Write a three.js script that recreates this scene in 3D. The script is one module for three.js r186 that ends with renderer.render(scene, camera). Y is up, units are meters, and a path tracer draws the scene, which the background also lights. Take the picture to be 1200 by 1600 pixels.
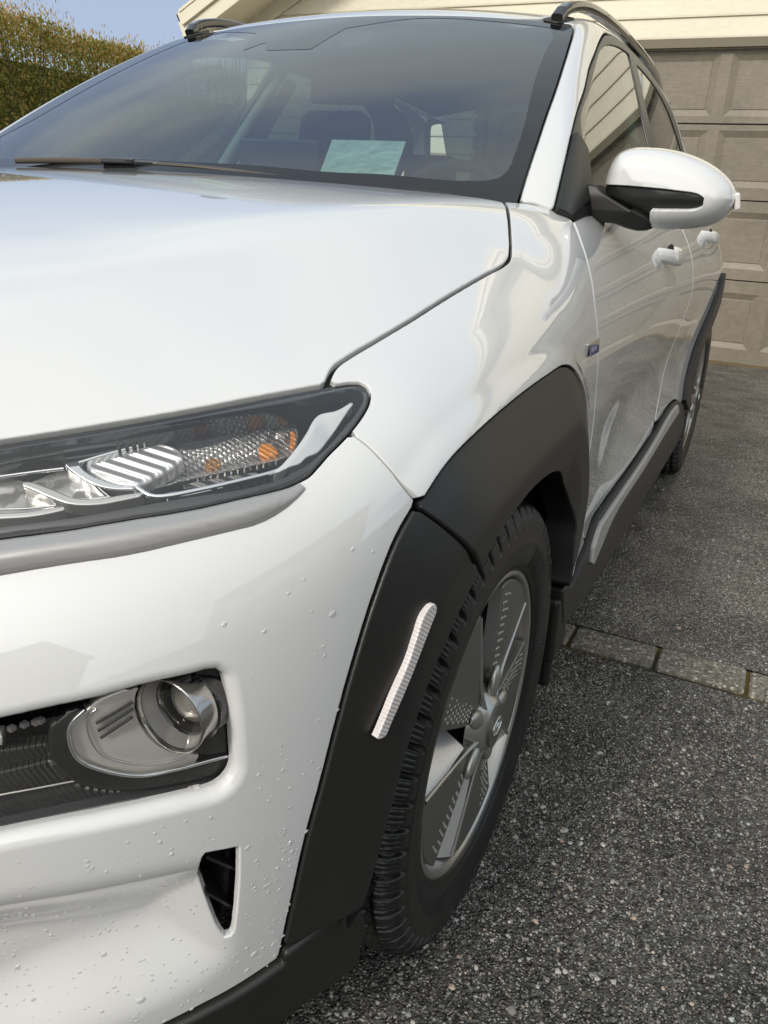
import * as THREE from 'three';
import { mergeGeometries, mergeVertices } from 'three/addons/utils/BufferGeometryUtils.js';
import { RoundedBoxGeometry } from 'three/addons/geometries/RoundedBoxGeometry.js';

// ---------------------------------------------------------------- camera, sky, sun, exposure
const scene = new THREE.Scene();
const camera = new THREE.PerspectiveCamera(65.2, 0.75, 0.05, 900);
camera.position.set(1.1415, 1.0308, 0.9590);
camera.rotation.set(-0.37232, 0.44049, 0.05532, 'YXZ');
scene.add(camera);
const renderer = new THREE.WebGLRenderer({ antialias: true });
renderer.toneMapping = THREE.LinearToneMapping;
renderer.toneMappingExposure = 0.97;
renderer.shadowMap.enabled = true;

function rng(seed) { let s = seed >>> 0; return () => { s = (s + 0x6D2B79F5) >>> 0; let t = s; t = Math.imul(t ^ (t >>> 15), t | 1); t ^= t + Math.imul(t ^ (t >>> 7), t | 61); return ((t ^ (t >>> 14)) >>> 0) / 4294967296; }; }
const hash3 = (x, y, z) => { let h = Math.imul(x, 374761393) ^ Math.imul(y, 668265263) ^ Math.imul(z, 2147483647 ^ 0x5bd1e995); h = Math.imul(h ^ (h >>> 13), 1274126177); return ((h ^ (h >>> 16)) >>> 0) / 4294967296; };
function noise3(x, y, z) {
  const X = Math.floor(x), Y = Math.floor(y), Z = Math.floor(z), f = t => t * t * (3 - 2 * t), u = f(x - X), v = f(y - Y), w = f(z - Z), L = (a, b, t) => a + (b - a) * t;
  return L(L(L(hash3(X, Y, Z), hash3(X + 1, Y, Z), u), L(hash3(X, Y + 1, Z), hash3(X + 1, Y + 1, Z), u), v), L(L(hash3(X, Y, Z + 1), hash3(X + 1, Y, Z + 1), u), L(hash3(X, Y + 1, Z + 1), hash3(X + 1, Y + 1, Z + 1), u), v), w);
}
const fbm = (x, y, z, n = 5) => { let s = 0, a = 0.5; for (let i = 0; i < n; i++) { s += a * noise3(x, y, z); x = x * 2.03 + 11.7; y = y * 2.03 + 5.1; z = z * 2.03 + 3.3; a *= 0.5; } return s / (1 - 0.5 ** n); };

const sstep01 = t => { t = Math.min(1, Math.max(0, t)); return t * t * (3 - 2 * t); };
const sunDir = new THREE.Vector3(-0.17, 0.55, 0.82).normalize();
{ // thin bright cloud over blue, computed as radiance
  const W = 1024, H = 512, px = new Float32Array(W * H * 4);
  for (let j = 0; j < H; j++) for (let i = 0; i < W; i++) {
    const phi = ((i + 0.5) / W - 0.5) * 2 * Math.PI, el = ((j + 0.5) / H - 0.5) * Math.PI;
    const d = [Math.cos(el) * Math.cos(phi), Math.sin(el), Math.cos(el) * Math.sin(phi)], up = Math.max(d[1], 0);
    const t = Math.pow(up, 0.55);
    let c = [0.53 - 0.22 * t, 0.63 - 0.20 * t, 0.79 - 0.13 * t];
    const q = 1 / (up + 0.22), wx = fbm(d[0] * q * 1.3, 3.1, d[2] * q * 1.3, 4) * 0.9;
    const n = fbm(d[0] * q * 1.15 + wx, 0.5, d[2] * q * 2.1 - wx, 6);
    const s = d[0] * sunDir.x + d[1] * sunDir.y + d[2] * sunDir.z, glow = Math.exp((s - 1) * 6), wide = Math.exp((s - 1) * 1.3);
    let cov = Math.min(1, Math.max(0, (n - 0.44 + 0.06 * wide + 0.30 * sstep01(up * 2.6 - 0.5) + 0.14 * d[2] + 0.16 * d[0]) / 0.26)); cov = cov * cov * (3 - 2 * cov);
    const away = Math.max(0, 0.75 - wide); const cl = 0.50 + 0.34 * away + 0.26 * (1 - up) * Math.max(0, d[0]) + 0.34 * wide + 1.1 * glow + 0.55 * (n - 0.5);
    c = c.map((v, k) => v * (1 - cov) + cl * [1.0 - 0.33 * away, 1.0 - 0.10 * away, 0.985 + 0.10 * away][k] * cov + glow * 0.5);
    if (d[1] < 0) { const g = Math.min(1, -d[1] * 12); c = c.map((v, k) => v * (1 - g) + [0.12, 0.115, 0.105][k] * g); }
    const o = (j * W + i) * 4; px[o] = c[0]; px[o + 1] = c[1]; px[o + 2] = c[2]; px[o + 3] = 1;
  }
  const sky = new THREE.DataTexture(px, W, H, THREE.RGBAFormat, THREE.FloatType);
  sky.mapping = THREE.EquirectangularReflectionMapping; sky.magFilter = sky.minFilter = THREE.LinearFilter; sky.needsUpdate = true;
  scene.background = sky; scene.environment = sky;
}
const sun = new THREE.DirectionalLight(new THREE.Color(1, 0.93, 0.83), 1.55);
sun.position.copy(sunDir).multiplyScalar(40); sun.castShadow = true; sun.shadow.radius = 18;
Object.assign(sun.shadow.camera, { left: -16, right: 16, top: 16, bottom: -16, near: 1, far: 90 }); sun.shadow.mapSize.set(2048, 2048);
scene.add(sun); scene.add(sun.target);

// ---------------------------------------------------------------- naming, materials, small builders
const taken = new Map();
const numbered = n => { const k = taken.get(n) || 0; taken.set(n, k + 1); return k ? n + '_' + String(k).padStart(3, '0') : n; };
function shade(o) { o.traverse(m => { if (m.isMesh) { m.castShadow = true; m.receiveShadow = true; } }); return o; }
function thing(name, label, category, pos = [0, 0, 0], turn = 0, group) {
  const o = new THREE.Group(); o.name = numbered(name); o.position.set(...pos); o.rotation.y = turn; o.userData = { label, category };
  if (group) o.userData.group = group;
  scene.add(o); return o;
}
function merged(list) {                         // one geometry out of several
  return mergeGeometries(list.map(g => { const h = g.index ? g.toNonIndexed() : g.clone(); for (const k of Object.keys(h.attributes)) if (!['position', 'normal', 'uv'].includes(k)) h.deleteAttribute(k); if (!h.attributes.uv) h.setAttribute('uv', new THREE.BufferAttribute(new Float32Array(h.attributes.position.count * 2), 2)); return h; }));
}
function part(name, geo, mat, parent, label) {
  const m = new THREE.Mesh(Array.isArray(geo) ? merged(geo) : geo, mat);
  m.name = name; m.castShadow = m.receiveShadow = true; if (label) m.userData.label = label;
  parent.add(m); return m;
}
function struct(name, geo, mat) { const m = part(name, geo, mat, scene); m.userData.kind = 'structure'; return m; }
const M = (o) => { const { rgb, ...r } = o, m = new THREE.MeshPhysicalMaterial(r); if (rgb) m.color.setRGB(...rgb); return m; };
function dataTex(w, h, fn, srgb, rep) {
  const d = new Uint8Array(w * h * 4);
  for (let j = 0; j < h; j++) for (let i = 0; i < w; i++) { const c = fn(i / w, j / h), o = (j * w + i) * 4; if (typeof c === 'number') d[o] = d[o + 1] = d[o + 2] = Math.max(0, Math.min(255, c * 255)); else for (let k = 0; k < 3; k++) d[o + k] = Math.max(0, Math.min(255, c[k] * 255)); d[o + 3] = 255; }
  const t = new THREE.DataTexture(d, w, h, THREE.RGBAFormat); t.wrapS = t.wrapT = THREE.RepeatWrapping; t.magFilter = THREE.LinearFilter; t.minFilter = THREE.LinearMipmapLinearFilter; t.generateMipmaps = true;
  if (srgb) t.colorSpace = THREE.SRGBColorSpace; if (rep) t.repeat.set(...rep); t.needsUpdate = true; return t;
}
// noise that tiles over [0,1): blend of shifted copies
function tileNoise(u, v, f, seed, n = 4) {
  let s = 0, a = 0.5, F = f;
  for (let k = 0; k < n; k++) {
    const x = u * F, y = v * F, X = Math.floor(x), Y = Math.floor(y), fx = x - X, fy = y - Y, su = fx * fx * (3 - 2 * fx), sv = fy * fy * (3 - 2 * fy), h = (i, j) => hash3(((i % F) + F) % F, ((j % F) + F) % F, seed + k * 17);
    s += a * (h(X, Y) * (1 - su) * (1 - sv) + h(X + 1, Y) * su * (1 - sv) + h(X, Y + 1) * (1 - su) * sv + h(X + 1, Y + 1) * su * sv); a *= 0.5; F *= 2;
  }
  return s / (1 - 0.5 ** n);
}
const box = (w, h, d, x = 0, y = 0, z = 0, rx = 0, ry = 0, rz = 0) => new THREE.BoxGeometry(w, h, d).applyMatrix4(new THREE.Matrix4().makeRotationFromEuler(new THREE.Euler(rx, ry, rz)).setPosition(x, y, z));
const rbox = (w, h, d, r, x = 0, y = 0, z = 0, rx = 0, ry = 0, rz = 0, seg = 3) => new RoundedBoxGeometry(w, h, d, seg, r).applyMatrix4(new THREE.Matrix4().makeRotationFromEuler(new THREE.Euler(rx, ry, rz)).setPosition(x, y, z));
const V = (p) => new THREE.Vector3(...p);
function tube(pts, r, seg = 24, rad = 8, closed = false) { return new THREE.TubeGeometry(new THREE.CatmullRomCurve3(pts.map(V), closed, 'centripetal'), seg, r, rad, closed); }
// ---------------------------------------------------------------- car body: smooth implicit surfaces, metres, front axle at z = 0
const clamp = (x, a, b) => Math.min(b, Math.max(a, x));
const lerp = (a, b, t) => a + (b - a) * t;
const sstep = (a, b, x) => { const t = clamp((x - a) / (b - a), 0, 1); return t * t * (3 - 2 * t); };
const smax = (a, b, k) => { const h = Math.max(k - Math.abs(a - b), 0) / k; return Math.max(a, b) + h * h * h * k / 6; };
const softplus = (x, w) => x > 8 * w ? x : x < -8 * w ? 0 : w * Math.log1p(Math.exp(x / w));
function spline(xs, ys) {                       // monotone-safe cubic through a table
  const n = xs.length, d = [], m = [];
  for (let i = 0; i < n - 1; i++) d[i] = (ys[i + 1] - ys[i]) / (xs[i + 1] - xs[i]);
  m[0] = d[0]; m[n - 1] = d[n - 2];
  for (let i = 1; i < n - 1; i++) m[i] = (d[i - 1] * (xs[i + 1] - xs[i]) + d[i] * (xs[i] - xs[i - 1])) / (xs[i + 1] - xs[i - 1]);
  return x => {
    if (x <= xs[0]) return ys[0] + m[0] * (x - xs[0]);
    if (x >= xs[n - 1]) return ys[n - 1] + m[n - 1] * (x - xs[n - 1]);
    let i = 0; while (x > xs[i + 1]) i++;
    const h = xs[i + 1] - xs[i], t = (x - xs[i]) / h, t2 = t * t, t3 = t2 * t;
    return (2 * t3 - 3 * t2 + 1) * ys[i] + (t3 - 2 * t2 + t) * h * m[i] + (3 * t2 - 2 * t3) * ys[i + 1] + (t3 - t2) * h * m[i + 1];
  };
}
const hoodMid = spline([-0.5, -0.36, -0.2, 0, 0.2, 0.4, 0.5, 0.6, 0.7, 0.8], [1.070, 1.062, 1.048, 1.021, 0.979, 0.924, 0.888, 0.842, 0.775, 0.69]);
function hoodY(x, z) {
  const ax = Math.sqrt(x * x + 1e-6), xc = 0.617 - (z + 0.15) * 0.34, s = lerp(0.42, 0.24, sstep(-0.3, 0.35, z)) * sstep(-0.62, -0.2, z);
  return hoodMid(z) - 0.05 * x * x - s * softplus(ax - xc, 0.022);
}
const SIDE_Y = [0.1, 0.25, 0.33, 0.45, 0.6, 0.72, 0.8, 0.87, 0.93, 0.98, 1.03, 1.1];
const sideAt = [
  [0.25, spline(SIDE_Y, [0.86, 0.87, 0.875, 0.882, 0.886, 0.886, 0.878, 0.862, 0.84, 0.815, 0.785, 0.73])],
  [-0.1, spline(SIDE_Y, [0.86, 0.87, 0.875, 0.882, 0.886, 0.888, 0.882, 0.868, 0.846, 0.820, 0.788, 0.73])],
  [-0.45, spline(SIDE_Y, [0.86, 0.875, 0.878, 0.876, 0.874, 0.876, 0.876, 0.867, 0.847, 0.822, 0.786, 0.73])],
  [-0.85, spline(SIDE_Y, [0.86, 0.878, 0.876, 0.858, 0.851, 0.866, 0.874, 0.869, 0.852, 0.828, 0.790, 0.73])],
  [-1.2, spline(SIDE_Y, [0.86, 0.878, 0.878, 0.856, 0.846, 0.866, 0.876, 0.872, 0.856, 0.832, 0.795, 0.735])],
  [-1.9, spline(SIDE_Y, [0.86, 0.878, 0.878, 0.858, 0.852, 0.872, 0.884, 0.882, 0.864, 0.838, 0.8, 0.74])],
  [-2.5, spline(SIDE_Y, [0.86, 0.875, 0.875, 0.878, 0.886, 0.892, 0.892, 0.885, 0.866, 0.836, 0.79, 0.73])],
  [-3.0, spline(SIDE_Y, [0.78, 0.80, 0.81, 0.82, 0.828, 0.83, 0.828, 0.82, 0.8, 0.775, 0.74, 0.69])],
  [-3.36, spline(SIDE_Y, [0.55, 0.6, 0.62, 0.63, 0.64, 0.64, 0.64, 0.63, 0.61, 0.59, 0.55, 0.5])],
];
function sideX(y, z) {
  y = clamp(y, -0.2, 1.35);
  if (z >= sideAt[0][0]) return sideAt[0][1](y);
  const n = sideAt.length; let i = 0;
  while (i < n - 2 && z < sideAt[i + 1][0]) i++;
  const P = k => sideAt[clamp(k, 0, n - 1)], z0 = P(i)[0], z1 = P(i + 1)[0], h = z1 - z0, t = clamp((z - z0) / h, 0, 1.3);
  const a = P(i)[1](y), b = P(i + 1)[1](y), m0 = i ? (b - P(i - 1)[1](y)) / (z1 - P(i - 1)[0]) * h : 0, m1 = i < n - 2 ? (P(i + 2)[1](y) - a) / (P(i + 2)[0] - z0) * h : b - a;
  const t2 = t * t, t3 = t2 * t;
  return (2 * t3 - 3 * t2 + 1) * a + (t3 - 2 * t2 + t) * m0 + (3 * t2 - 2 * t3) * b + (t3 - t2) * m1;
}
const noseLean = spline([0.1, 0.25, 0.35, 0.45, 0.55, 0.62, 0.7, 0.78, 0.85, 0.92, 1.0], [0.07, 0.03, 0.012, 0.002, 0, 0.006, 0.035, 0.078, 0.115, 0.15, 0.19]);
function bodyF(x, y, z) {
  const ax = Math.sqrt(x * x + 1e-6), A = sideX(y, z), z0 = 0.1;
  let g = ax - A;
  if (z > z0) { const B = 0.69 - noseLean(clamp(y, -0.1, 1.3)); g = A * (Math.pow(Math.pow(ax / A, 2.8) + Math.pow((z - z0) / B, 2.8), 1 / 2.8) - 1); }
  return smax(g, (y - hoodY(x, z)) * 0.94, 0.085);
}
const wsAngle = Math.atan2(0.395, 0.802), wsN = [0, Math.cos(wsAngle), Math.sin(wsAngle)];
const roofMid = spline([-3.2, -2.8, -2.4, -1.9, -1.5, -1.14, -0.9], [1.38, 1.455, 1.505, 1.53, 1.522, 1.482, 1.40]);
function cabinF(x, y, z) {
  const ax = Math.sqrt(x * x + 1e-6), dy = y - 1.075, dz = z + 0.34, s = clamp((dy * 0.395 - dz * 0.802) / 0.7991, -0.2, 1.2);
  const W = dy * wsN[1] + dz * wsN[2] - 0.018 * (1 - (2 * s - 1) ** 2) + lerp(0.15, 0.095, s) * x * x;
  const u = y - 1, S = (ax - (0.797 - 0.40 * u - 0.08 * u * u - 0.035 * Math.max(0, -1.7 - z) ** 2 - 0.08 * Math.max(0, z + 0.75) ** 2)) * 0.9;
  const Rf = y - (roofMid(z) - 0.13 * x * x), T = -(z + 3.02) * 0.8 + (y - 1.4) * 0.55;
  return smax(smax(smax(W, Rf, 0.03), S, 0.05), T, 0.06);
}
// a three-quarter drafting plane: every outer panel of the left half is single-valued over it
const DN = [0.6044, 0.4534, 0.6548], DA = [0.7348, 0, -0.6783], DB = [-0.3075, 0.8913, -0.3331];
const toDraft = P => [P[0] * DA[0] + P[1] * DA[1] + P[2] * DA[2], P[0] * DB[0] + P[1] * DB[1] + P[2] * DB[2]];
function gradOf(F, x, y, z) {
  const e = 4e-4, g = [F(x + e, y, z) - F(x - e, y, z), F(x, y + e, z) - F(x, y - e, z), F(x, y, z + e) - F(x, y, z - e)], l = Math.hypot(...g) || 1;
  return [g[0] / l, g[1] / l, g[2] / l];
}
function onSurface(F, a, b, guess) {            // walk down the drafting normal from outside until F = 0
  const o = [DA[0] * a + DB[0] * b, DA[1] * a + DB[1] * b, DA[2] * a + DB[2] * b];
  const f = t => F(o[0] + DN[0] * t, o[1] + DN[1] * t, o[2] + DN[2] * t);
  let hi = guess === undefined ? 2.2 : guess + 0.03, lo, v;
  v = f(hi); if (guess !== undefined && v < 0) { hi = 2.2; v = f(hi); }
  lo = hi;
  for (let i = 0; i < 300; i++) { lo = hi - clamp(Math.abs(v) * 0.8, 0.003, 0.2); const w = f(lo); if (w < 0) break; hi = lo; v = w; if (hi < -4) break; }
  for (let i = 0; i < 22; i++) { const m = (lo + hi) / 2; if (f(m) > 0) hi = m; else lo = m; }
  const t = (lo + hi) / 2;
  return [o[0] + DN[0] * t, o[1] + DN[1] * t, o[2] + DN[2] * t, t];
}
// outlines of the left-hand panels: points on the body in metres (x outboard, y up, z forward)
const L = {
  lampTop: [[.5164, .8126, .5648], [.5709, .8221, .5154], [.625, .832, .4603], [.6789, .8425, .3969], [.7225, .8517, .3384], [.7565, .858, .287]],
  lampTip: [[.7565, .858, .287], [.7688, .8601, .2667], [.7771, .8598, .258], [.7852, .8571, .258], [.7927, .8524, .2652], [.7995, .8451, .2816], [.8029, .8373, .3021], [.8043, .8281, .3266]],
  lampLow: [[.8043, .8281, .3266], [.8033, .8213, .345], [.8018, .8149, .3616], [.8009, .8085, .3766], [.7995, .8026, .3904], [.7956, .7995, .4008], [.7919, .7972, .4093], [.7812, .7946, .4254], [.7676, .792, .4432], [.7406, .7865, .4764], [.7048, .7813, .5117], [.6696, .7754, .5449], [.6328, .7702, .5744], [.5776, .7586, .6167]],
  hoodSeam: [[.7565, .858, .287], [.7522, .8634, .2736], [.748, .8702, .255], [.7492, .8761, .2321], [.755, .8879, .179], [.7608, .9018, .1111], [.7656, .9215, .0109], [.7718, .9424, -.1066], [.7759, .9524, -.1668], [.7736, .9605, -.1999], [.762, .9754, -.2365], [.7479, .9919, -.2711], [.7278, 1.0137, -.319], [.707, 1.0302, -.364], [.6929, 1.0367, -.388]],
  noseSeam: [[.8043, .8281, .3266], [.8217, .8193, .3258], [.8385, .8068, .3251], [.8478, .7974, .3228], [.8584, .7822, .3168], [.8664, .7664, .3059]],
  archFender: [[.8664, .7664, .3059], [.8695, .7903, .2552], [.8725, .8042, .1957], [.8744, .8147, .1192], [.8757, .8231, .0242], [.8769, .8278, -.0678], [.8771, .8293, -.1298], [.8779, .8246, -.1672], [.8789, .8149, -.201], [.8805, .7967, -.2394], [.8812, .7745, -.2777], [.8802, .7342, -.3319], [.877, .6629, -.4033], [.8736, .5886, -.4586], [.8731, .5321, -.4799], [.8743, .4885, -.4756], [.8756, .4436, -.4659], [.8771, .408, -.4452], [.878, .3764, -.4248]],
  archNose: [[.8664, .7664, .3059], [.8629, .7396, .3412], [.859, .6923, .3741], [.8542, .6386, .3976], [.8489, .5822, .4155], [.8428, .5217, .4302], [.8349, .4583, .444], [.8263, .3859, .4528], [.8161, .3083, .4594]],
  noseLow: [[.8161, .3083, .4594], [.7921, .2992, .5015], [.7736, .2942, .5281], [.7511, .2861, .555], [.6937, .2619, .6062], [.6222, .218, .6457], [.4928, .1087, .6721]],
  doorSeam: [[.7865, 1.0136, -.4768], [.8134, .9852, -.436], [.8349, .9533, -.4136], [.8515, .9183, -.3998], [.8628, .8858, -.3893], [.8739, .8301, -.3998], [.8765, .8007, -.4079], [.8772, .7543, -.4263], [.8754, .6914, -.456], [.8729, .6261, -.4787], [.8726, .5431, -.4856], [.8745, .4715, -.4796]],
  sillLine: [[.878, .3764, -.4248], [.8736, .406, -.5709], [.8688, .429, -.6405], [.8658, .4244, -.7187], [.8615, .4164, -1.0145], [.8609, .4211, -1.375], [.8578, .4403, -1.7756]],
  archMid: [[.876, .7757, .3288], [.8897, .7431, .291], [.8961, .7147, .2605], [.9007, .6727, .2198]],
  archInF: [[.9057, .68, .235], [.9071, .6967, .2085], [.9081, .7099, .1781], [.9087, .7154, .149], [.909, .7197, .1236], [.9093, .7255, .08], [.91, .7242, .0143], [.9105, .7195, -.028], [.9107, .7089, -.0706], [.9099, .6849, -.1273], [.9073, .6476, -.1873], [.9045, .6016, -.2404], [.9032, .5585, -.27], [.9027, .5153, -.2789], [.9014, .4337, -.298]],
  archInB: [[.8973, .6676, .2094], [.8944, .645, .249], [.8907, .6156, .2812], [.887, .5865, .3069], [.8832, .5496, .3273], [.879, .5049, .3441], [.8743, .4539, .3567], [.869, .4016, .3669], [.8642, .3613, .3744], [.8602, .3349, .3819]],
  skirtTop: [[.8602, .3349, .3819], [.8451, .3354, .4283], [.825, .3282, .4732]],
  skirtEnd: [[.8346, .2715, .3293], [.834, .2435, .3213], [.8319, .2221, .3235], [.8291, .1897, .3239], [.8218, .188, .353], [.8062, .1969, .4032], [.7822, .1889, .4526], [.7414, .1773, .5111], [.6685, .1521, .5763], [.566, .0783, .6192], [.3743, -.1233, .6308]],
  marker: [[.8951, .669, .3132], [.8928, .6629, .3269], [.8909, .6431, .3375], [.8891, .6233, .3466], [.8868, .6068, .3568], [.8843, .5915, .3678], [.8818, .5748, .3773], [.8792, .5586, .3866], [.8781, .5534, .3905], [.8818, .5504, .3759], [.8838, .5612, .3685], [.8867, .5778, .3567], [.8894, .5957, .3445], [.8915, .6122, .3338], [.8936, .6294, .3229], [.8955, .6466, .3116], [.8965, .6572, .3048], [.8964, .6639, .3057]],
  trimTop: [[.7995, .8026, .3904], [.7956, .7995, .4008], [.7919, .7972, .4093], [.7812, .7946, .4254], [.7676, .792, .4432], [.7406, .7865, .4764], [.7048, .7813, .5117], [.6696, .7754, .5449], [.6328, .7702, .5744], [.5776, .7586, .6167]],
  trimLow: [[.5949, .7364, .6325], [.6503, .749, .592], [.686, .7556, .5627], [.7214, .7605, .5315], [.7481, .766, .5025], [.7701, .7706, .4761], [.7894, .7749, .4498], [.7985, .7815, .4292], [.8029, .7887, .4122], [.8042, .7943, .4009], [.8034, .7993, .3925], [.7995, .8026, .3904]],
  fogHole: [[.6274, .6414, .6717], [.6829, .6544, .6328], [.7062, .6595, .6136], [.7331, .6639, .5889], [.7607, .6693, .5591], [.7816, .6702, .5336], [.7892, .6711, .5232], [.7939, .6698, .517], [.7973, .6646, .5133], [.8002, .6507, .5118], [.8029, .6283, .511], [.8047, .5923, .5108], [.8049, .5751, .5107], [.803, .5659, .5138], [.7972, .5582, .5231], [.7735, .5592, .5565], [.7407, .5597, .5941], [.7059, .5571, .6265], [.6813, .5534, .6461], [.621, .5405, .685]],
  ventHole: [[.788, .4948, .5349], [.7962, .4916, .5224], [.8048, .4879, .5081], [.8041, .4688, .5077], [.8029, .4453, .5075], [.7987, .3966, .508], [.7963, .3786, .5091], [.7929, .3781, .5145], [.7906, .3943, .5206], [.7883, .4267, .5285], [.7862, .4621, .5351], [.7866, .483, .5363]],
  scoop: [[.5902, .4859, .7], [.6765, .5036, .6493], [.7219, .5049, .612], [.7582, .5031, .5742], [.7875, .4968, .5359], [.8057, .4878, .5065], [.8042, .4263, .5029], [.7994, .3704, .5026], [.7959, .3469, .5044], [.7876, .3321, .5149], [.7697, .3199, .5382], [.739, .3069, .5724], [.6843, .2835, .6179], [.459, .1137, .6831]],
  screenSide: [[.7108, 1.023, -.3987], [.7048, 1.041, -.425], [.6912, 1.0907, -.501], [.6767, 1.1459, -.5899], [.6628, 1.1949, -.6722], [.6486, 1.2443, -.7595], [.6292, 1.3005, -.8635], [.6067, 1.3569, -.9743], [.5812, 1.4099, -1.0866], [.5678, 1.4251, -1.12]],
  screenTop: [[.5678, 1.4251, -1.12], [.5418, 1.4286, -1.1204], [.3916, 1.4439, -1.1198], [.2931, 1.4515, -1.1202], [.1918, 1.4561, -1.1186], [.0841, 1.4606, -1.122]],
  frameOut: [[.7657, 1.0263, -.4368], [.7428, 1.1025, -.5569], [.7093, 1.1983, -.7235], [.687, 1.2577, -.851], [.6645, 1.3098, -.9569], [.6465, 1.3511, -1.0596], [.6204, 1.4077, -1.2077], [.5999, 1.4463, -1.3511], [.5786, 1.4767, -1.5314], [.5805, 1.4805, -1.6447]],
  glassF: [[.771, 1.0628, -.6631], [.7651, 1.0771, -.6638], [.7409, 1.136, -.7002], [.7159, 1.1923, -.7408], [.703, 1.2229, -.7986], [.693, 1.2472, -.8599], [.6587, 1.3247, -1.0348], [.6389, 1.3681, -1.1354], [.6284, 1.3909, -1.2033], [.6175, 1.4144, -1.3049], [.6081, 1.434, -1.4406], [.6036, 1.4433, -1.5438], [.6021, 1.4467, -1.6337], [.622, 1.4047, -1.6193], [.6468, 1.3508, -1.5979], [.6845, 1.2669, -1.5597], [.713, 1.2019, -1.5473], [.7355, 1.1493, -1.5262]],
  sail: [[.7093, 1.1983, -.7235], [.7428, 1.1025, -.5569], [.7657, 1.0263, -.4368], [.7833, 1.0165, -.4704], [.7754, 1.0514, -.6457], [.7651, 1.0771, -.6638], [.7409, 1.136, -.7002], [.7159, 1.1923, -.7408]],
  lampInner: [[.5226, .8032, .5708], [.5728, .8161, .5179], [.6274, .8257, .4634], [.681, .8363, .3999], [.7437, .8476, .3191], [.7656, .853, .2799], [.7738, .8543, .2662], [.7813, .8525, .264], [.7879, .8479, .272], [.7928, .8407, .2899], [.7948, .8284, .3242], [.7938, .8159, .357], [.7899, .8074, .3803], [.7804, .8005, .4046], [.7605, .7955, .4333], [.7312, .792, .4645], [.6957, .786, .5015], [.6603, .7799, .5356], [.6234, .7748, .5659], [.5683, .7633, .6094]],
  drlTop: [[.6458, .8129, .4158], [.6366, .809, .4317], [.622, .8044, .4526], [.608, .8006, .4707]],
  drlTail: [[.5947, .8035, .4731], [.6013, .7998, .4769], [.615, .7943, .4797], [.6316, .7897, .4789], [.6493, .7862, .4748], [.662, .7848, .4692], [.67, .7859, .4614]],
  drlTail2: [[.6097, .8006, .4695], [.6235, .7947, .4732], [.6404, .7898, .4729], [.6555, .7869, .469], [.6652, .7863, .4639]],
  drlLow: [[.672, .7879, .465], [.6801, .7851, .4655], [.6891, .783, .4639], [.6983, .7833, .4566], [.7121, .7856, .4412], [.7404, .7915, .4053], [.7577, .7958, .3803], [.7653, .8004, .3623]],
  lightBar1: [[.5869, .7881, .5144], [.5984, .7861, .5114], [.6178, .7814, .5092], [.6352, .778, .5052], [.6527, .7782, .4939], [.6664, .7804, .4804], [.6784, .7832, .4662]],
  lightBar2: [[.587, .7865, .5047], [.6063, .782, .502], [.6284, .7776, .4974], [.6448, .7781, .4859], [.659, .781, .4703]],
  lightBar3: [[.5587, .7901, .5229], [.5661, .7914, .516], [.5851, .7943, .4986], [.6046, .7968, .4811]],
  lightBar4: [[.5881, .7696, .5498], [.5959, .7705, .5437], [.6119, .7718, .5318], [.6267, .7741, .5183], [.6359, .7759, .5089]],
  lightBar5: [[.5774, .7712, .5409], [.5857, .7717, .5351], [.6028, .7723, .5237], [.6212, .7743, .5084]],
  ribLens: [[.6111, .8002, .4694], [.622, .8044, .4526], [.6366, .809, .4317], [.6477, .8129, .4145], [.6675, .8098, .4073], [.6826, .8037, .4108], [.6802, .7974, .4276], [.6692, .7866, .4604], [.6546, .7877, .468], [.636, .7915, .4719]],
  turnBowl: [[.6567, .8027, .4066], [.6683, .8077, .3857], [.6823, .8116, .3651], [.6981, .8201, .3289], [.708, .8219, .3147], [.7198, .824, .2971], [.7266, .8219, .2971], [.7415, .8114, .3147], [.7498, .8019, .3334], [.7471, .7986, .3449], [.7275, .7942, .3732], [.7077, .79, .3992], [.6895, .7862, .4221], [.6726, .7816, .4452], [.6609, .7816, .4533], [.6624, .7881, .4373]],
  amber1: [[.7229, .8012, .3423], [.7305, .801, .3361]],
  amber2: [[.69, .794, .3874], [.6937, .7947, .3827]],
  amber3: [[.7341, .8078, .3134], [.7317, .811, .3061]],
  bulbRing: [[.7224, .8056, .3183], [.7186, .8057, .3215]],
  amber4: [[.6997, .8156, .3159], [.7049, .8171, .3067]],
  swoosh: [[.7757, .8438, .2635], [.7703, .837, .2924], [.7634, .8357, .3038], [.7606, .8346, .31], [.7605, .8311, .3204], [.7638, .8245, .336], [.7661, .8169, .3541], [.7667, .8097, .3712], [.766, .8034, .3867], [.7622, .8002, .3973], [.7674, .8, .3929], [.773, .8035, .3798], [.7776, .8063, .3689], [.7784, .81, .3593], [.7827, .814, .3451], [.7815, .8239, .3199], [.7803, .832, .2972], [.7772, .8417, .2687]],
  ribStrip: [[.7602, .7994, .3694], [.7556, .7966, .3803], [.7409, .7922, .4032], [.7258, .7889, .4231], [.7035, .7864, .4459], [.6932, .7851, .4564], [.6994, .7822, .4581], [.7074, .7828, .4509], [.7281, .7867, .4261], [.7428, .7903, .4058], [.7578, .7943, .3836], [.763, .7978, .3706]],
  bowlLow: [[.6871, .6167, .5949], [.6876, .6305, .5923], [.6943, .6391, .5846], [.7099, .6505, .5671], [.7402, .6617, .5314], [.7823, .6616, .471], [.7866, .5481, .4699], [.7797, .5465, .4828], [.7605, .5498, .5141], [.7335, .5552, .5502], [.7167, .5627, .5691], [.7018, .5739, .584], [.6932, .5881, .5917], [.6887, .6018, .595]],
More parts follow.
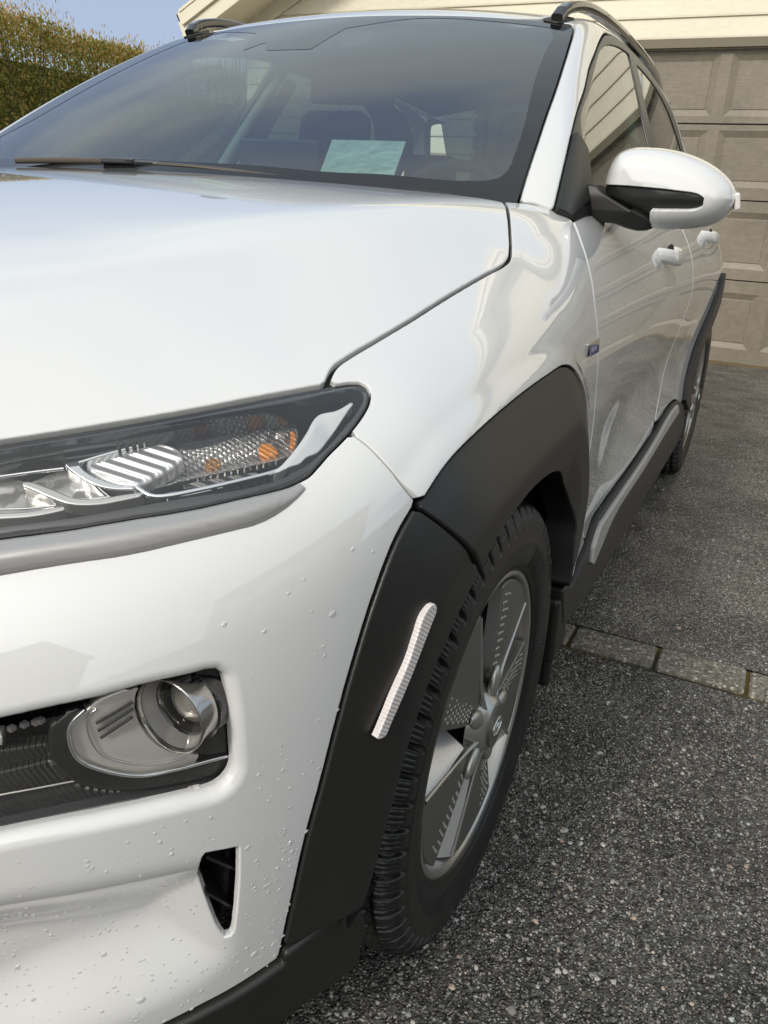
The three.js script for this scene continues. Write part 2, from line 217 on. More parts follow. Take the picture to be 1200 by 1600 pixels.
  bezel: [[.7037, .6262, .5904], [.7051, .6341, .5876], [.7119, .644, .5792], [.7195, .6524, .5697], [.7463, .6615, .5383], [.7651, .665, .5135], [.772, .6409, .5085], [.7738, .6224, .5083], [.7729, .5981, .5116], [.769, .5823, .5178], [.7779, .5771, .5042], [.789, .5728, .4853], [.789, .5687, .4853], [.7772, .5709, .5053], [.7565, .5723, .5355], [.7403, .5749, .556], [.7238, .5856, .5741], [.7105, .5988, .587], [.7059, .6099, .5905]],
  bezelEdge: [[.7165, .6481, .5833], [.7099, .6384, .5917], [.7085, .6307, .5945], [.7108, .6147, .5947], [.7155, .6038, .5913], [.7288, .5909, .5787], [.7452, .5805, .5609], [.7613, .578, .5408], [.7819, .5768, .5111], [.7937, .5748, .4916]],
  bezelLine: [[.72, .6454, .5758], [.7159, .6399, .581], [.7172, .6233, .5827], [.7243, .6041, .5776], [.7417, .5895, .5593], [.7537, .5849, .5449], [.7664, .5841, .5278]],
  louver1: [[.7213, .6341, .5782], [.731, .641, .5669], [.7396, .6473, .5563]],
  louver2: [[.7225, .6273, .5782], [.7313, .6344, .5679], [.7402, .6417, .5568]],
  louver3: [[.724, .6207, .5776], [.7315, .6271, .5688], [.7402, .6346, .5581]],
  barrel: [[.7587, .6282, .5359]],
  ribPlate: [[.6006, .5804, .6639], [.6616, .5948, .6238], [.6923, .6018, .5983], [.7054, .5753, .5874], [.7369, .556, .5539], [.7639, .5507, .5182], [.7855, .5475, .4829], [.784, .5322, .4852], [.7768, .5253, .4975], [.7185, .5285, .5744], [.6557, .5215, .6295], [.5906, .5059, .67]],
  dashLine: [[.6501, .5721, .6354], [.6618, .5745, .6269], [.6844, .5777, .6089], [.707, .58, .5884]],
  lowEdge: [[.6566, .5452, .6447], [.6683, .5476, .6362], [.7021, .5538, .6087], [.7309, .5566, .5808], [.7569, .5549, .5508], [.7862, .5478, .509]],
  drlBar: [[.6234, .6273, .6455], [.6621, .628, .6194], [.6902, .6272, .597], [.6904, .6183, .5983], [.6623, .6166, .6212], [.6235, .6111, .6482]],
  ribPlate2: [[.6184, .6048, .6455], [.6577, .6104, .6182], [.6864, .6132, .5946], [.6876, .6012, .5947], [.6902, .5934, .5928], [.6569, .5911, .6204], [.6165, .5799, .6482]],
  slat1: [[.7805, .4805, .5233], [.7873, .4662, .5116], [.7954, .4483, .4962]],
  slat2: [[.7783, .4367, .5226], [.7849, .4184, .5102], [.7922, .3965, .495]],
  tiltTop: [[.7956, .8063, .3872], [.8011, .801, .3919]],
  slatDark: [[.7651, .8001, .3685], [.7454, .7974, .3927], [.7222, .7945, .4181], [.7045, .7908, .4401], [.7042, .788, .4467], [.7265, .7905, .4239], [.7416, .7938, .4041], [.7572, .7986, .3796]],
  shelfLow: [[.5098, .7774, .5665], [.5608, .7908, .5116], [.5914, .8015, .4702], [.6154, .8051, .4458], [.6423, .8113, .4119], [.6636, .8105, .3981], [.6858, .8151, .3696], [.7021, .8233, .3345], [.7237, .8272, .3032], [.74, .8315, .2726], [.7506, .8395, .232]],
  lowStrip: [[.6052, .5358, .6749], [.6675, .5513, .6349], [.7293, .5588, .5803], [.7719, .5544, .528], [.7859, .5514, .5066], [.787, .5429, .5048], [.781, .5405, .5142], [.761, .5426, .5429], [.7276, .5436, .5822], [.6918, .5411, .6158], [.6663, .5373, .636], [.6034, .5227, .6759]],
  frost: [[.7728, .5583, .5372], [.7806, .5573, .526], [.7815, .552, .5248], [.774, .5529, .5356]],
  screenIn: [[.5575, 1.3837, -1.0179], [.572, 1.3371, -.9208], [.5976, 1.2673, -.7871], [.6403, 1.1651, -.6108], [.6539, 1.1207, -.5381], [.6602, 1.0923, -.4923], [.6565, 1.0777, -.4666], [.6414, 1.0703, -.449], [.5772, 1.0668, -.4215], [.4669, 1.0709, -.3959], [.3655, 1.0704, -.371], [.2262, 1.0758, -.3562], [.0603, 1.0768, -.344]],
  screenInL: [[-.5198, 1.0812, -.4277], [-.6446, 1.1221, -.5372], [-.5957, 1.1645, -.5947], [-.5527, 1.266, -.7709], [-.5032, 1.377, -.9881], [-.4689, 1.41, -1.0548], [-.3855, 1.4318, -1.0879]],
  screenNotch: [[.0426, 1.4129, -1.0039], [.0379, 1.3427, -.8464], [-.0895, 1.3433, -.8495], [-.1332, 1.3727, -.9165], [-.1637, 1.3448, -.8579], [-.2291, 1.4115, -1.0141]],
  drlFrame: [[.6023, .8066, .4798], [.6097, .8022, .4845], [.624, .7968, .4866], [.6407, .7919, .4863], [.6577, .7889, .4818], [.6774, .7886, .4692], [.6736, .7911, .4664], [.6565, .7921, .4757], [.6399, .7955, .4792], [.6261, .7998, .479], [.6185, .8034, .4762], [.6293, .8076, .4597], [.6437, .8122, .4392], [.6538, .816, .4229], [.651, .8175, .4213], [.6391, .814, .4381], [.622, .8098, .4597]],
  frameA: [[.5898, .7897, .5179], [.603, .7871, .5153], [.6187, .7834, .5132], [.639, .7794, .5087], [.6568, .7792, .4979], [.6704, .7814, .4846], [.6833, .7842, .4699], [.6796, .7867, .4672], [.6664, .7849, .48], [.6527, .7827, .4934], [.637, .7832, .5022], [.6166, .7876, .5059], [.5963, .7916, .5101], [.591, .7916, .5135]],
  frameB: [[.5894, .7695, .5569], [.6011, .7708, .548], [.6192, .7721, .5349], [.6335, .7748, .5211], [.6414, .7773, .5113], [.6368, .779, .5108], [.6281, .7775, .5192], [.6134, .7752, .5326], [.597, .7742, .5441], [.5849, .7733, .5527]],
  lensA: [[.5874, .7872, .5029], [.6014, .7948, .4783], [.6168, .7916, .4752], [.6396, .7859, .4725], [.6662, .7831, .4607], [.6719, .782, .4591], [.6586, .7803, .4722], [.6448, .7781, .4859], [.6289, .7787, .4949], [.6081, .7831, .4987]],
  lensB: [[.5428, .7838, .5363], [.5627, .7894, .5134], [.5816, .7875, .5059], [.5996, .7819, .5063], [.6301, .7755, .5006], [.6278, .7737, .5057], [.6049, .7706, .5258], [.5883, .7696, .5376], [.5638, .7677, .5551]],
  ledChips: [[.6643, .6285, .6104], [.6716, .631, .6042], [.6782, .6323, .5987], [.6807, .633, .5964]],
  amberA: [[.7172, .8033, .35], [.7163, .8064, .3424], [.7221, .8063, .3378], [.735, .8015, .3397], [.7371, .7984, .3461], [.7318, .797, .3544], [.724, .799, .3557]],
  amberB: [[.7288, .8131, .3121], [.7307, .8138, .3081], [.7374, .8098, .3139], [.7437, .8039, .325], [.7444, .8012, .3318], [.7395, .804, .3286], [.7354, .8083, .3201]],
  amberC: [[.6868, .796, .3927], [.6896, .7983, .3849], [.6971, .7975, .3812], [.7025, .7937, .3866], [.7, .7911, .3949], [.6931, .7915, .3991]],
  badge: [[.8745, .8353, -.3031], [.8737, .8329, -.3944], [.8754, .8158, -.3979], [.8766, .819, -.3086]],
  handleCup: [[.8506, .942, -1.1457], [.8473, .9521, -1.2524], [.8494, .9523, -1.4414], [.8567, .9384, -1.5389], [.8609, .9249, -1.4419], [.8576, .9278, -1.2652]],
};
// ---------------------------------------------------------------- panels: any outline on a surface, meshed with rolled edges and a returned flange
function smoothLoop(P, closed = true, corner = 36, per = 5) {      // rounds a drawn outline between its true corners
  const n = P.length, out = [], ang = i => {
    if (!closed && (i === 0 || i === n - 1)) return 180;
    const a = P[(i - 1 + n) % n], b = P[i], c = P[(i + 1) % n], u = [b[0] - a[0], b[1] - a[1]], v = [c[0] - b[0], c[1] - b[1]];
    return Math.abs(Math.atan2(u[0] * v[1] - u[1] * v[0], u[0] * v[0] + u[1] * v[1])) * 180 / Math.PI;
  }, isC = P.map((_, i) => ang(i) > corner);
  for (let i = 0; i < (closed ? n : n - 1); i++) {
    const p1 = P[i], p2 = P[(i + 1) % n], p0 = isC[i] ? [2 * p1[0] - p2[0], 2 * p1[1] - p2[1]] : P[(i - 1 + n) % n], p3 = isC[(i + 1) % n] ? [2 * p2[0] - p1[0], 2 * p2[1] - p1[1]] : P[(i + 2) % n];
    const d = (a, b) => Math.sqrt(Math.max(1e-9, Math.hypot(a[0] - b[0], a[1] - b[1]))), t1 = d(p0, p1), t2 = t1 + d(p1, p2), t3 = t2 + d(p2, p3);
    for (let k = 0; k < per; k++) {
      const t = t1 + (t2 - t1) * k / per, L = (a, b, ta, tb) => [a[0] * (tb - t) / (tb - ta) + b[0] * (t - ta) / (tb - ta), a[1] * (tb - t) / (tb - ta) + b[1] * (t - ta) / (tb - ta)];
      const A1 = L(p0, p1, 0, t1), A2 = L(p1, p2, t1, t2), A3 = L(p2, p3, t2, t3), B1 = L(A1, A2, 0, t2), B2 = L(A2, A3, t1, t3);
      out.push(L(B1, B2, t1, t2));
    }
  }
  if (!closed) out.push(P[n - 1]);
  return out;
}
function segDist(loop, closed = true) {                             // distance to a polyline
  const n = loop.length, m = closed ? n : n - 1;
  return (x, y) => {
    let d = 1e9;
    for (let i = 0; i < m; i++) {
      const a = loop[i], b = loop[(i + 1) % n], ux = b[0] - a[0], uy = b[1] - a[1], l = ux * ux + uy * uy || 1e-12, t = clamp(((x - a[0]) * ux + (y - a[1]) * uy) / l, 0, 1), ex = x - a[0] - ux * t, ey = y - a[1] - uy * t, q = ex * ex + ey * ey;
      if (q < d) d = q;
    }
    return Math.sqrt(d);
  };
}
const inside = (loop, x, y) => { let c = false; for (let i = 0, n = loop.length, j = n - 1; i < n; j = i++) { const a = loop[i], b = loop[j]; if ((a[1] > y) !== (b[1] > y) && x < (b[0] - a[0]) * (y - a[1]) / (b[1] - a[1]) + a[0]) c = !c; } return c; };
const signedIn = loop => { const d = segDist(loop); return (x, y) => inside(loop, x, y) ? d(x, y) : -d(x, y); };
function panel(loops, surf, o = {}) {
  const { step = 0.006, gap = 0.004, round = 0.004, rounds, flange = 0.016, off, flat = false, arc = 5 } = o;
  const dist = loops.map(l => segDist(l)), R = i => rounds?.[i] ?? round;
  const raw = (x, y) => {                        // distance in from the visible edge, and which outline is nearest
    let best = 1e9, k = 0, c = 0;
    for (let i = 0; i < loops.length; i++) { const d = dist[i](x, y); if (d < best) { best = d; k = i; } if (inside(loops[i], x, y)) c++; }
    return [(c % 2 ? best : -best) - gap / 2, k];
  };
  const D = (x, y) => { const q = raw(x, y); return [q[0] - R(q[1]), q[1]]; };   // the flat part ends where the rolled edge begins
  let x0 = 1e9, x1 = -1e9, y0 = 1e9, y1 = -1e9;
  for (const p of loops[0]) { x0 = Math.min(x0, p[0]); x1 = Math.max(x1, p[0]); y0 = Math.min(y0, p[1]); y1 = Math.max(y1, p[1]); }
  const out = Math.max(0, -gap / 2) + step; x0 -= out; y0 -= out; x1 += out; y1 += out;
  const nx = Math.ceil((x1 - x0) / step) + 2, ny = Math.ceil((y1 - y0) / step) + 2;
  const sd = new Float32Array(nx * ny), wh = new Uint8Array(nx * ny);
  for (let j = 0; j < ny; j++) for (let i = 0; i < nx; i++) { const [d, k] = D(x0 + i * step, y0 + j * step); sd[j * nx + i] = Math.abs(d) < 1e-7 ? 1e-7 : d; wh[j * nx + i] = k; }
  const pos = [], nor = [], uv = [], idx = [], rim = [], own = new Map(), cuts = new Map();
  let guess;
  const place = (a, b, d, k, sink = 0) => { const s = surf(a, b, guess); guess = s.t; const h = (off ? off(a, b, d, s.P, k) : 0) - sink; return [[0, 1, 2].map(c => s.P[c] + s.n[c] * h), s.n]; };
  function vert(key, a, b, d, k) {
    let v = own.get(key); if (v !== undefined) return v;
    const [P, n] = place(a, b, d + R(k), k);
    v = pos.length / 3; pos.push(...P); nor.push(...n); uv.push(a, b); own.set(key, v); return v;
  }
  const node = (i, j) => vert(j * nx + i, x0 + i * step, y0 + j * step, sd[j * nx + i], wh[j * nx + i]);
  function cut(i, j, i2, j2) {
    const p = j * nx + i, q = j2 * nx + i2, key = 'e' + Math.min(p, q) + '_' + Math.max(p, q), had = own.get(key);
    if (had !== undefined) return had;
    let ta = 0, tb = 1, t = sd[p] / (sd[p] - sd[q]); const k = sd[p] > sd[q] ? wh[p] : wh[q], inP = sd[p] > 0;
    for (let it = 0; it < 5; it++) { const d = D(x0 + (i + (i2 - i) * t) * step, y0 + (j + (j2 - j) * t) * step)[0]; if ((d > 0) === inP) ta = t; else tb = t; t = (ta + tb) / 2; }
    const a = x0 + (i + (i2 - i) * t) * step, b = y0 + (j + (j2 - j) * t) * step, v = vert(key, a, b, 0, k);
    cuts.set(v, [a, b, k]); return v;
  }
  for (let j = 0; j < ny - 1; j++) for (let i = 0; i < nx - 1; i++) {
    const c = [[i, j], [i + 1, j], [i + 1, j + 1], [i, j + 1]], s = c.map(([a, b]) => sd[b * nx + a] > 0), poly = [], e = [];
    if (!s.some(v => v)) continue;
    for (let k = 0; k < 4; k++) {
      const k2 = (k + 1) % 4;
      if (s[k]) poly.push(node(...c[k]));
      if (s[k] !== s[k2]) { const v = cut(...c[k], ...c[k2]); poly.push(v); e.push([v, s[k]]); }
    }
    if (s.every(v => v) && ((i + j) & 1)) idx.push(poly[0], poly[1], poly[3], poly[1], poly[2], poly[3]);
    else for (let k = 1; k < poly.length - 1; k++) idx.push(poly[0], poly[k], poly[k + 1]);
    for (let k = 0; k < e.length; k++) if (e[k][1]) rim.push([e[k][0], e[(k + 1) % e.length][0]]);
  }
  const g = new THREE.BufferGeometry();
  g.setAttribute('position', new THREE.Float32BufferAttribute(pos, 3)); g.setAttribute('uv', new THREE.Float32BufferAttribute(uv, 2)); g.setIndex(idx);
  if (off && !flat) g.computeVertexNormals(); else g.setAttribute('normal', new THREE.Float32BufferAttribute(nor, 3));
  const nn = i => [0, 1, 2].map(c => g.attributes.normal.array[i * 3 + c]);
  // rolled edge and flange, column by column along the rim
  const anyRound = loops.some((_, i) => R(i) > 0), K = anyRound ? arc : 0;
  if (!flange && !K) return g;
  const sp = [], sn = [], su = [], si = [], col = new Map();
  function column(v) {
    if (col.has(v)) return col.get(v);
    const [a, b, k] = cuts.get(v), r = R(k), e = 2e-4, P0 = [pos[v * 3], pos[v * 3 + 1], pos[v * 3 + 2]], N0 = nn(v);
    let gx = raw(a + e, b)[0] - raw(a - e, b)[0], gy = raw(a, b + e)[0] - raw(a, b - e)[0]; const l = Math.hypot(gx, gy) || 1; gx /= -l; gy /= -l;
    const q = place(a + gx * 0.002, b + gy * 0.002, 0, k)[0], p = place(a, b, r, k)[0]; let t = q.map((x, c) => x - p[c]); const dn = t[0] * N0[0] + t[1] * N0[1] + t[2] * N0[2]; t = t.map((x, c) => x - N0[c] * dn); const tl = Math.hypot(...t) || 1; t = t.map(x => x / tl);
    const first = sp.length / 3;
    let last = P0, lastN = N0;
    for (let i = 0; i <= K; i++) {
      const f = i / Math.max(K, 1) * Math.PI / 2, P = i === 0 || r === 0 ? P0 : place(a + gx * r * Math.sin(f), b + gy * r * Math.sin(f), r * (1 - Math.sin(f)), k, r * (1 - Math.cos(f)))[0];
      const N = N0.map((x, c) => x * Math.cos(f) + t[c] * Math.sin(f));
      sp.push(...P); sn.push(...N); su.push(a, b); last = P; lastN = N;
    }
    if (flange) { for (const d of [0, flange]) { sp.push(...last.map((x, c) => x - N0[c] * d)); sn.push(...t); su.push(a, b); } }
    col.set(v, first); return first;
  }
  const rows = K + 1 + (flange ? 2 : 0);
  for (const [A, B] of rim) { const a = column(A), b = column(B); for (let i = 0; i < rows - 1; i++) { if (i === K) continue; si.push(a + i, a + i + 1, b + i, b + i, a + i + 1, b + i + 1); } }
  const f = new THREE.BufferGeometry();
  f.setAttribute('position', new THREE.Float32BufferAttribute(sp, 3)); f.setAttribute('normal', new THREE.Float32BufferAttribute(sn, 3)); f.setAttribute('uv', new THREE.Float32BufferAttribute(su, 2)); f.setIndex(si);
  return mergeGeometries([g.toNonIndexed(), f.toNonIndexed()]);
}
const onF = (F, off = 0) => (a, b, guess) => { const p = onSurface(off ? (x, y, z) => F(x, y, z) - off : F, a, b, guess); return { P: p, n: gradOf(F, p[0], p[1], p[2]), t: p[3] }; };
const onPlane = (o, u, v, n) => (a, b) => ({ P: [o[0] + u[0] * a + v[0] * b, o[1] + u[1] * a + v[1] * b, o[2] + u[2] * a + v[2] * b], n, t: 0 });
const draft = pts => pts.map(toDraft);
const rim2 = (pts, corner) => smoothLoop(draft(pts), true, corner);
const line2 = (pts) => smoothLoop(draft(pts), false);
const join = (...c) => { const o = []; for (const l of c) for (const p of l) { const q = o[o.length - 1]; if (!q || Math.hypot(q[0] - p[0], q[1] - p[1], q[2] - p[2]) > 0.003) o.push(p); } const a = o[0], b = o[o.length - 1]; if (Math.hypot(a[0] - b[0], a[1] - b[1], a[2] - b[2]) < 0.003) o.pop(); return o; };
const rev = l => [...l].reverse();
const mirrored = g => { const h = g.clone(), p = h.attributes.position, n = h.attributes.normal; for (let i = 0; i < p.count; i++) { p.setX(i, -p.getX(i)); n.setX(i, -n.getX(i)); } if (h.index) { const a = Array.from(h.index.array); for (let i = 0; i < a.length; i += 3) { const t = a[i]; a[i] = a[i + 1]; a[i + 1] = t; } h.setIndex(a); } else { for (const k of ['position', 'normal', 'uv']) { const at = h.attributes[k], s = at.itemSize; for (let i = 0; i < at.count; i += 3) for (let c = 0; c < s; c++) { const A = at.array, t = A[i * s + c]; A[i * s + c] = A[(i + 1) * s + c]; A[(i + 1) * s + c] = t; } } } return h; };
// ---------------------------------------------------------------- setting
const R0 = rng(7);
{ // ground
  struct('ground', new THREE.PlaneGeometry(700, 700).rotateX(-Math.PI / 2).translate(0, -0.03, 0), M({ rgb: [0.07, 0.075, 0.05], roughness: 0.95 }));
  const speck = (u, v) => {
    const n = tileNoise(u, v, 8, 3, 3), g = tileNoise(u, v, 180, 9, 2), c = hash3(Math.floor(u * 520), Math.floor(v * 520), 5);
    let a = 0.27 + 0.17 * (n - 0.5) + 0.26 * (g - 0.5) + 0.12 * (c - 0.5);
    if (c > 0.93) a += 0.16 + 0.3 * (c - 0.93) / 0.07; if (c < 0.1) a -= 0.06;
    return [a * 1.02, a, a * 0.96];
  };
  const hgt = (u, v) => 0.55 * tileNoise(u, v, 128, 21, 3) + 0.45 * hash3(Math.floor(u * 520), Math.floor(v * 520), 5);
  const map = dataTex(1024, 1024, speck, true), bump = dataTex(1024, 1024, hgt), rough = dataTex(512, 512, (u, v) => 0.16 + 0.5 * tileNoise(u, v, 6, 55, 5));
  const tarmac = M({ map, bumpMap: bump, bumpScale: 0.007, roughnessMap: rough, roughness: 1, specularIntensity: 0.8 });
  const sheet = (x0, x1, z0, z1, y, s) => { const g = new THREE.PlaneGeometry(x1 - x0, z1 - z0).rotateX(-Math.PI / 2).translate((x0 + x1) / 2, y, (z0 + z1) / 2), p = g.attributes.position, u = g.attributes.uv; for (let i = 0; i < p.count; i++) u.setXY(i, p.getX(i) / s, p.getZ(i) / s); return g; };
  const rear = M({ map, bumpMap: bump, bumpScale: 0.004, roughnessMap: rough, roughness: 0.9, rgb: [1.75, 1.72, 1.66], specularIntensity: 0.8 });
  struct('front_driveway', sheet(-4.6, 14, -0.842, 18, 0, 1.3), tarmac);
  struct('rear_driveway', sheet(-4.6, 14, -5.62, -0.978, 0, 1.1), rear);
  struct('joint_soil', sheet(-4.6, 14, -0.978, -0.842, -0.004, 1), M({ map: dataTex(256, 256, (u, v) => { const n = tileNoise(u, v, 8, 4, 4), m = tileNoise(u, v, 24, 8, 3); return n > 0.57 ? [0.24 + 0.12 * m, 0.21 + 0.1 * m, 0.09] : [0.15 + 0.08 * m, 0.14 + 0.08 * m, 0.11]; }, true), roughness: 0.95 }));
  // paving bricks in the strip, one by one
  const paver = thing('paver_strip', 'row of brown concrete paving bricks crossing the driveway beside the front wheel', 'paving strip', [0, 0, 0]); paver.userData.kind = 'structure';
  const pm = dataTex(512, 512, (u, v) => { const n = tileNoise(u, v, 6, 31, 4), c = hash3(Math.floor(u * 200), Math.floor(v * 200), 2); let a = 0.44 + 0.12 * (n - 0.5) + 0.24 * (c - 0.5); if (c > 0.93) a += 0.16; return [a * 1.0, a * 0.965, a * 0.88]; }, true);
  const mats = [0.92, 1.0, 1.1].map(k => M({ map: pm, bumpMap: dataTex(256, 256, (u, v) => tileNoise(u, v, 90, 12, 2)), bumpScale: 0.003, rgb: [k, k, k], roughness: 0.8 }));
  const geos = [0, 1, 2].map(k => { const g = rbox(0.203, 0.06, 0.112, 0.008, 0, 0, 0, 0, 0, 0, 2), u = g.attributes.uv; const p = g.attributes.position; for (let i = 0; i < p.count; i++) u.setXY(i, p.getX(i) + k * 0.31, p.getZ(i) + p.getY(i)); return g; });
  for (let i = -12; i < 30; i++) { const m = part('brick', geos[(i + 30) % 3], mats[(i * 7 + 90) % 3], paver); m.position.set(0.925 + i * 0.2115, -0.0255 + R0() * 0.003, -0.912 + (R0() - 0.5) * 0.004); m.rotation.set((R0() - 0.5) * 0.012, (R0() - 0.5) * 0.02, (R0() - 0.5) * 0.012); }
  // loose and set stones that stand out of the asphalt
  const st = new THREE.IcosahedronGeometry(1, 0); { const p = st.attributes.position; const r = rng(3); const seen = new Map(); for (let i = 0; i < p.count; i++) { const k = [p.getX(i), p.getY(i), p.getZ(i)].map(v => v.toFixed(3)).join(); if (!seen.has(k)) seen.set(k, 0.7 + r() * 0.5); const s = seen.get(k); p.setXYZ(i, p.getX(i) * s, p.getY(i) * s * 0.6, p.getZ(i) * s); } st.computeVertexNormals(); }
  const N = 96000, inst = new THREE.InstancedMesh(st, M({ roughness: 0.4 }), N), mm = new THREE.Matrix4(), q = new THREE.Quaternion(), e = new THREE.Euler(), c = new THREE.Color();
  for (let i = 0; i < N; i++) {
    let x, z; const near = i < 78000;
    if (near) { x = 0.55 + R0() * 2.1; z = -0.84 + R0() * 1.75; } else { x = 0.5 + R0() * 1.6; z = -3.4 + R0() * 2.42; }
    const big = R0(), s = (0.0012 + 0.0028 * R0() * R0() + (big > 0.982 ? 0.0014 + 0.0034 * R0() * R0() : 0)) * (near ? 1 : 1.15);
    e.set((R0() - 0.5) * 0.7, R0() * 6.3, (R0() - 0.5) * 0.7); q.setFromEuler(e);
    mm.compose(new THREE.Vector3(x, s * 0.12, z), q, new THREE.Vector3(s * (0.8 + 0.6 * R0()), s, s * (0.8 + 0.6 * R0()))); inst.setMatrixAt(i, mm);
    const t = R0(), b = big > 0.982 ? 0.2 + 0.3 * R0() : 0.07 + 0.42 * R0() * R0();
    if (t < 0.12) c.setRGB(b * 1.15, b * 0.9, b * 0.72); else if (t < 0.3) c.setRGB(b * 0.93, b, b * 0.98); else c.setRGB(b * 1.04, b, b * 0.92);
    inst.setColorAt(i, c);
  }
  inst.name = 'asphalt_stones'; inst.castShadow = inst.receiveShadow = true; inst.userData = { label: 'pale stone chips set in the wet dark asphalt', category: 'stones', kind: 'stuff' }; scene.add(inst);
}
{ // garage with its gable facing the car
  const FZ = -5.6, g = thing('garage', 'cream weatherboarded garage with a brown panelled up-and-over door behind the car', 'garage');
  const cream = k => M({ map: dataTex(128, 256, (u, v) => { const n = tileNoise(u, v, 4, 61 + k, 4), f = tileNoise(u * 2 % 1, v, 32, 5, 3); const a = 0.94 + 0.05 * (n - 0.5) + 0.05 * (f - 0.5); return [a, a * 0.968, a * 0.868]; }, true), roughness: 0.6 });
  const creams = [0, 1, 2].map(cream), dark = M({ rgb: [0.05, 0.045, 0.035], roughness: 0.8 }), brownTrim = M({ rgb: [0.20, 0.175, 0.115], roughness: 0.6 });
  const xl = -3.5, xr = 6.1, xm = 1.3, slope = 0.50, eave = 2.30;
  const top = x => eave + slope * (xm - xl - Math.abs(x - xm));
  // lapped boards, one by one
  const board = (x0, x1, y0, h, y1 = y0 + h) => { const s = new THREE.Shape([[0, 0], [-0.001, h + 0.02], [-0.012, h + 0.02], [0.024, 0]].map(p => new THREE.Vector2(...p))); const geo = new THREE.ExtrudeGeometry(new THREE.Shape([new THREE.Vector2(0, 0), new THREE.Vector2(0.026, 0), new THREE.Vector2(0.027, 0.012), new THREE.Vector2(0.012, h + 0.014), new THREE.Vector2(0, h + 0.014)]), { depth: x1 - x0, bevelEnabled: false }); geo.rotateY(-Math.PI / 2); geo.scale(1, 1, 1); const p = geo.attributes.position; for (let i = 0; i < p.count; i++) { const X = p.getX(i), Y = p.getY(i), Z = p.getZ(i); p.setXYZ(i, X + x1, Y + y0, Z + FZ); } const u = geo.attributes.uv; for (let i = 0; i < p.count; i++) u.setXY(i, p.getX(i) * 0.4 + y0 * 3.1, (p.getY(i) + p.getZ(i)) * 2); geo.computeVertexNormals(); return geo; };
  const h = 0.1275;
  for (let k = 0, y = 2.16; y < eave + slope * (xm - xl) - 0.06; k++, y += h) { const half = Math.min(xm - xl, (xm - xl) - (y - eave + h * 0.2) / slope); part('siding_board', board(xm - half, xm + half, y, h), creams[k % 3], g); }
  for (const [x0, x1] of [[xl, -1.32], [3.92, xr]]) for (let k = 0, y = 0.12; y < 2.13; k++, y += h) part('siding_board', board(x0, x1, y, h), creams[(k + 1) % 3], g);
  part('wall', [new THREE.ExtrudeGeometry(new THREE.Shape([[xl, 2.1], [xr, 2.1], [xr, eave], [xm, eave + slope * (xm - xl)], [xl, eave]].map(p => new THREE.Vector2(...p))), { depth: 0.1, bevelEnabled: false }).translate(0, 0, FZ - 0.12), box(xl * -1 - 1.32, 2.3, 0.1, (xl - 1.32) / 2, 1.17, FZ - 0.06), box(xr - 3.92, 2.3, 0.1, (xr + 3.92) / 2, 1.17, FZ - 0.06), box(0.1, 2.5, 6, xl + 0.05, 1.25, FZ - 3.1), box(0.1, 2.5, 6, xr - 0.05, 1.25, FZ - 3.1), box(9.6, 2.5, 0.1, xm, 1.25, FZ - 6.1)], creams[0], g);
  // roof slopes, barge boards and soffit with an overhang over the facade
  const len = (xm - xl + 0.35) / Math.cos(Math.atan(slope)), ang = Math.atan(slope), cx = side => xm - side * (xm - xl + 0.35) / 2, cy = eave + slope * (xm - xl) - slope * (xm - xl + 0.35) / 2;
  part('roof', [1, -1].map(s => box(len + 0.1, 0.06, 7.0, cx(s), cy + 0.24, FZ - 3.06, 0, 0, s * ang)), dark, g);
  part('soffit', [1, -1].map(s => box(len, 0.02, 0.42, cx(s), cy + 0.075, FZ + 0.21, 0, 0, s * ang)), creams[1], g);
  for (const s of [1, -1]) part('frieze_board', box(len - 0.36, 0.26, 0.012, cx(s) - s * 0.16 * Math.cos(ang), cy - 0.055 + 0.16 * Math.sin(ang), FZ + 0.036, 0, 0, s * ang), creams[0], g);
  for (const s of [1, -1]) { part('barge_board', box(len, 0.155, 0.024, cx(s), cy + 0.115, FZ + 0.435, 0, 0, s * ang), creams[1], g); part('barge_board', box(len, 0.10, 0.024, cx(s), cy + 0.205, FZ + 0.46, 0, 0, s * ang), creams[2], g); part('verge_trim', box(len, 0.02, 0.06, cx(s), cy + 0.262, FZ + 0.45, 0, 0, s * ang), creams[0], g); }
  part('door_lintel', [box(5.3, 0.055, 0.05, 1.3, 2.132, FZ + 0.0)], brownTrim, g);
  part('door_jamb', box(0.09, 2.1, 0.07, -1.30, 1.05, FZ - 0.01), brownTrim, g); part('door_jamb', box(0.09, 2.1, 0.07, 3.90, 1.05, FZ - 0.01), brownTrim, g);
  // sectional door: four sections, recessed panels one by one
  const grain = dataTex(512, 256, (u, v) => { const w = tileNoise(u, v * 1, 3, 71, 3), s = tileNoise(u, v, 4, 77, 2); return 0.5 + 0.35 * (tileNoise((u + 0.02 * w) % 1, v, 2, 80, 1) - 0.5) + 0.5 * (hash3(Math.floor(v * 128 + s * 3), Math.floor(u * 12 + v * 31), 4) - 0.5); });
  const dmap = dataTex(512, 512, (u, v) => { const n = tileNoise(u, v, 4, 91, 5), f = hash3(Math.floor(v * 400), Math.floor(u * 30 + v * 17), 6), d = tileNoise(u, v, 40, 93, 3); let a = 0.535 + 0.09 * (n - 0.5) + 0.03 * (f - 0.5) + 0.06 * (d - 0.5); return [a * 1.0, a * 0.94, a * 0.83]; }, true);
  const paint = M({ map: dmap, bumpMap: grain, bumpScale: 0.0008, roughness: 0.5 });
  const door = new THREE.Group(); door.name = 'garage_door'; g.add(door);
  const secs = [[0.008, 0.605, 0.122, 0.515], [0.612, 1.146, 0.69, 1.07], [1.153, 1.634, 1.236, 1.594], [1.642, 2.14, 1.688, 2.07]];
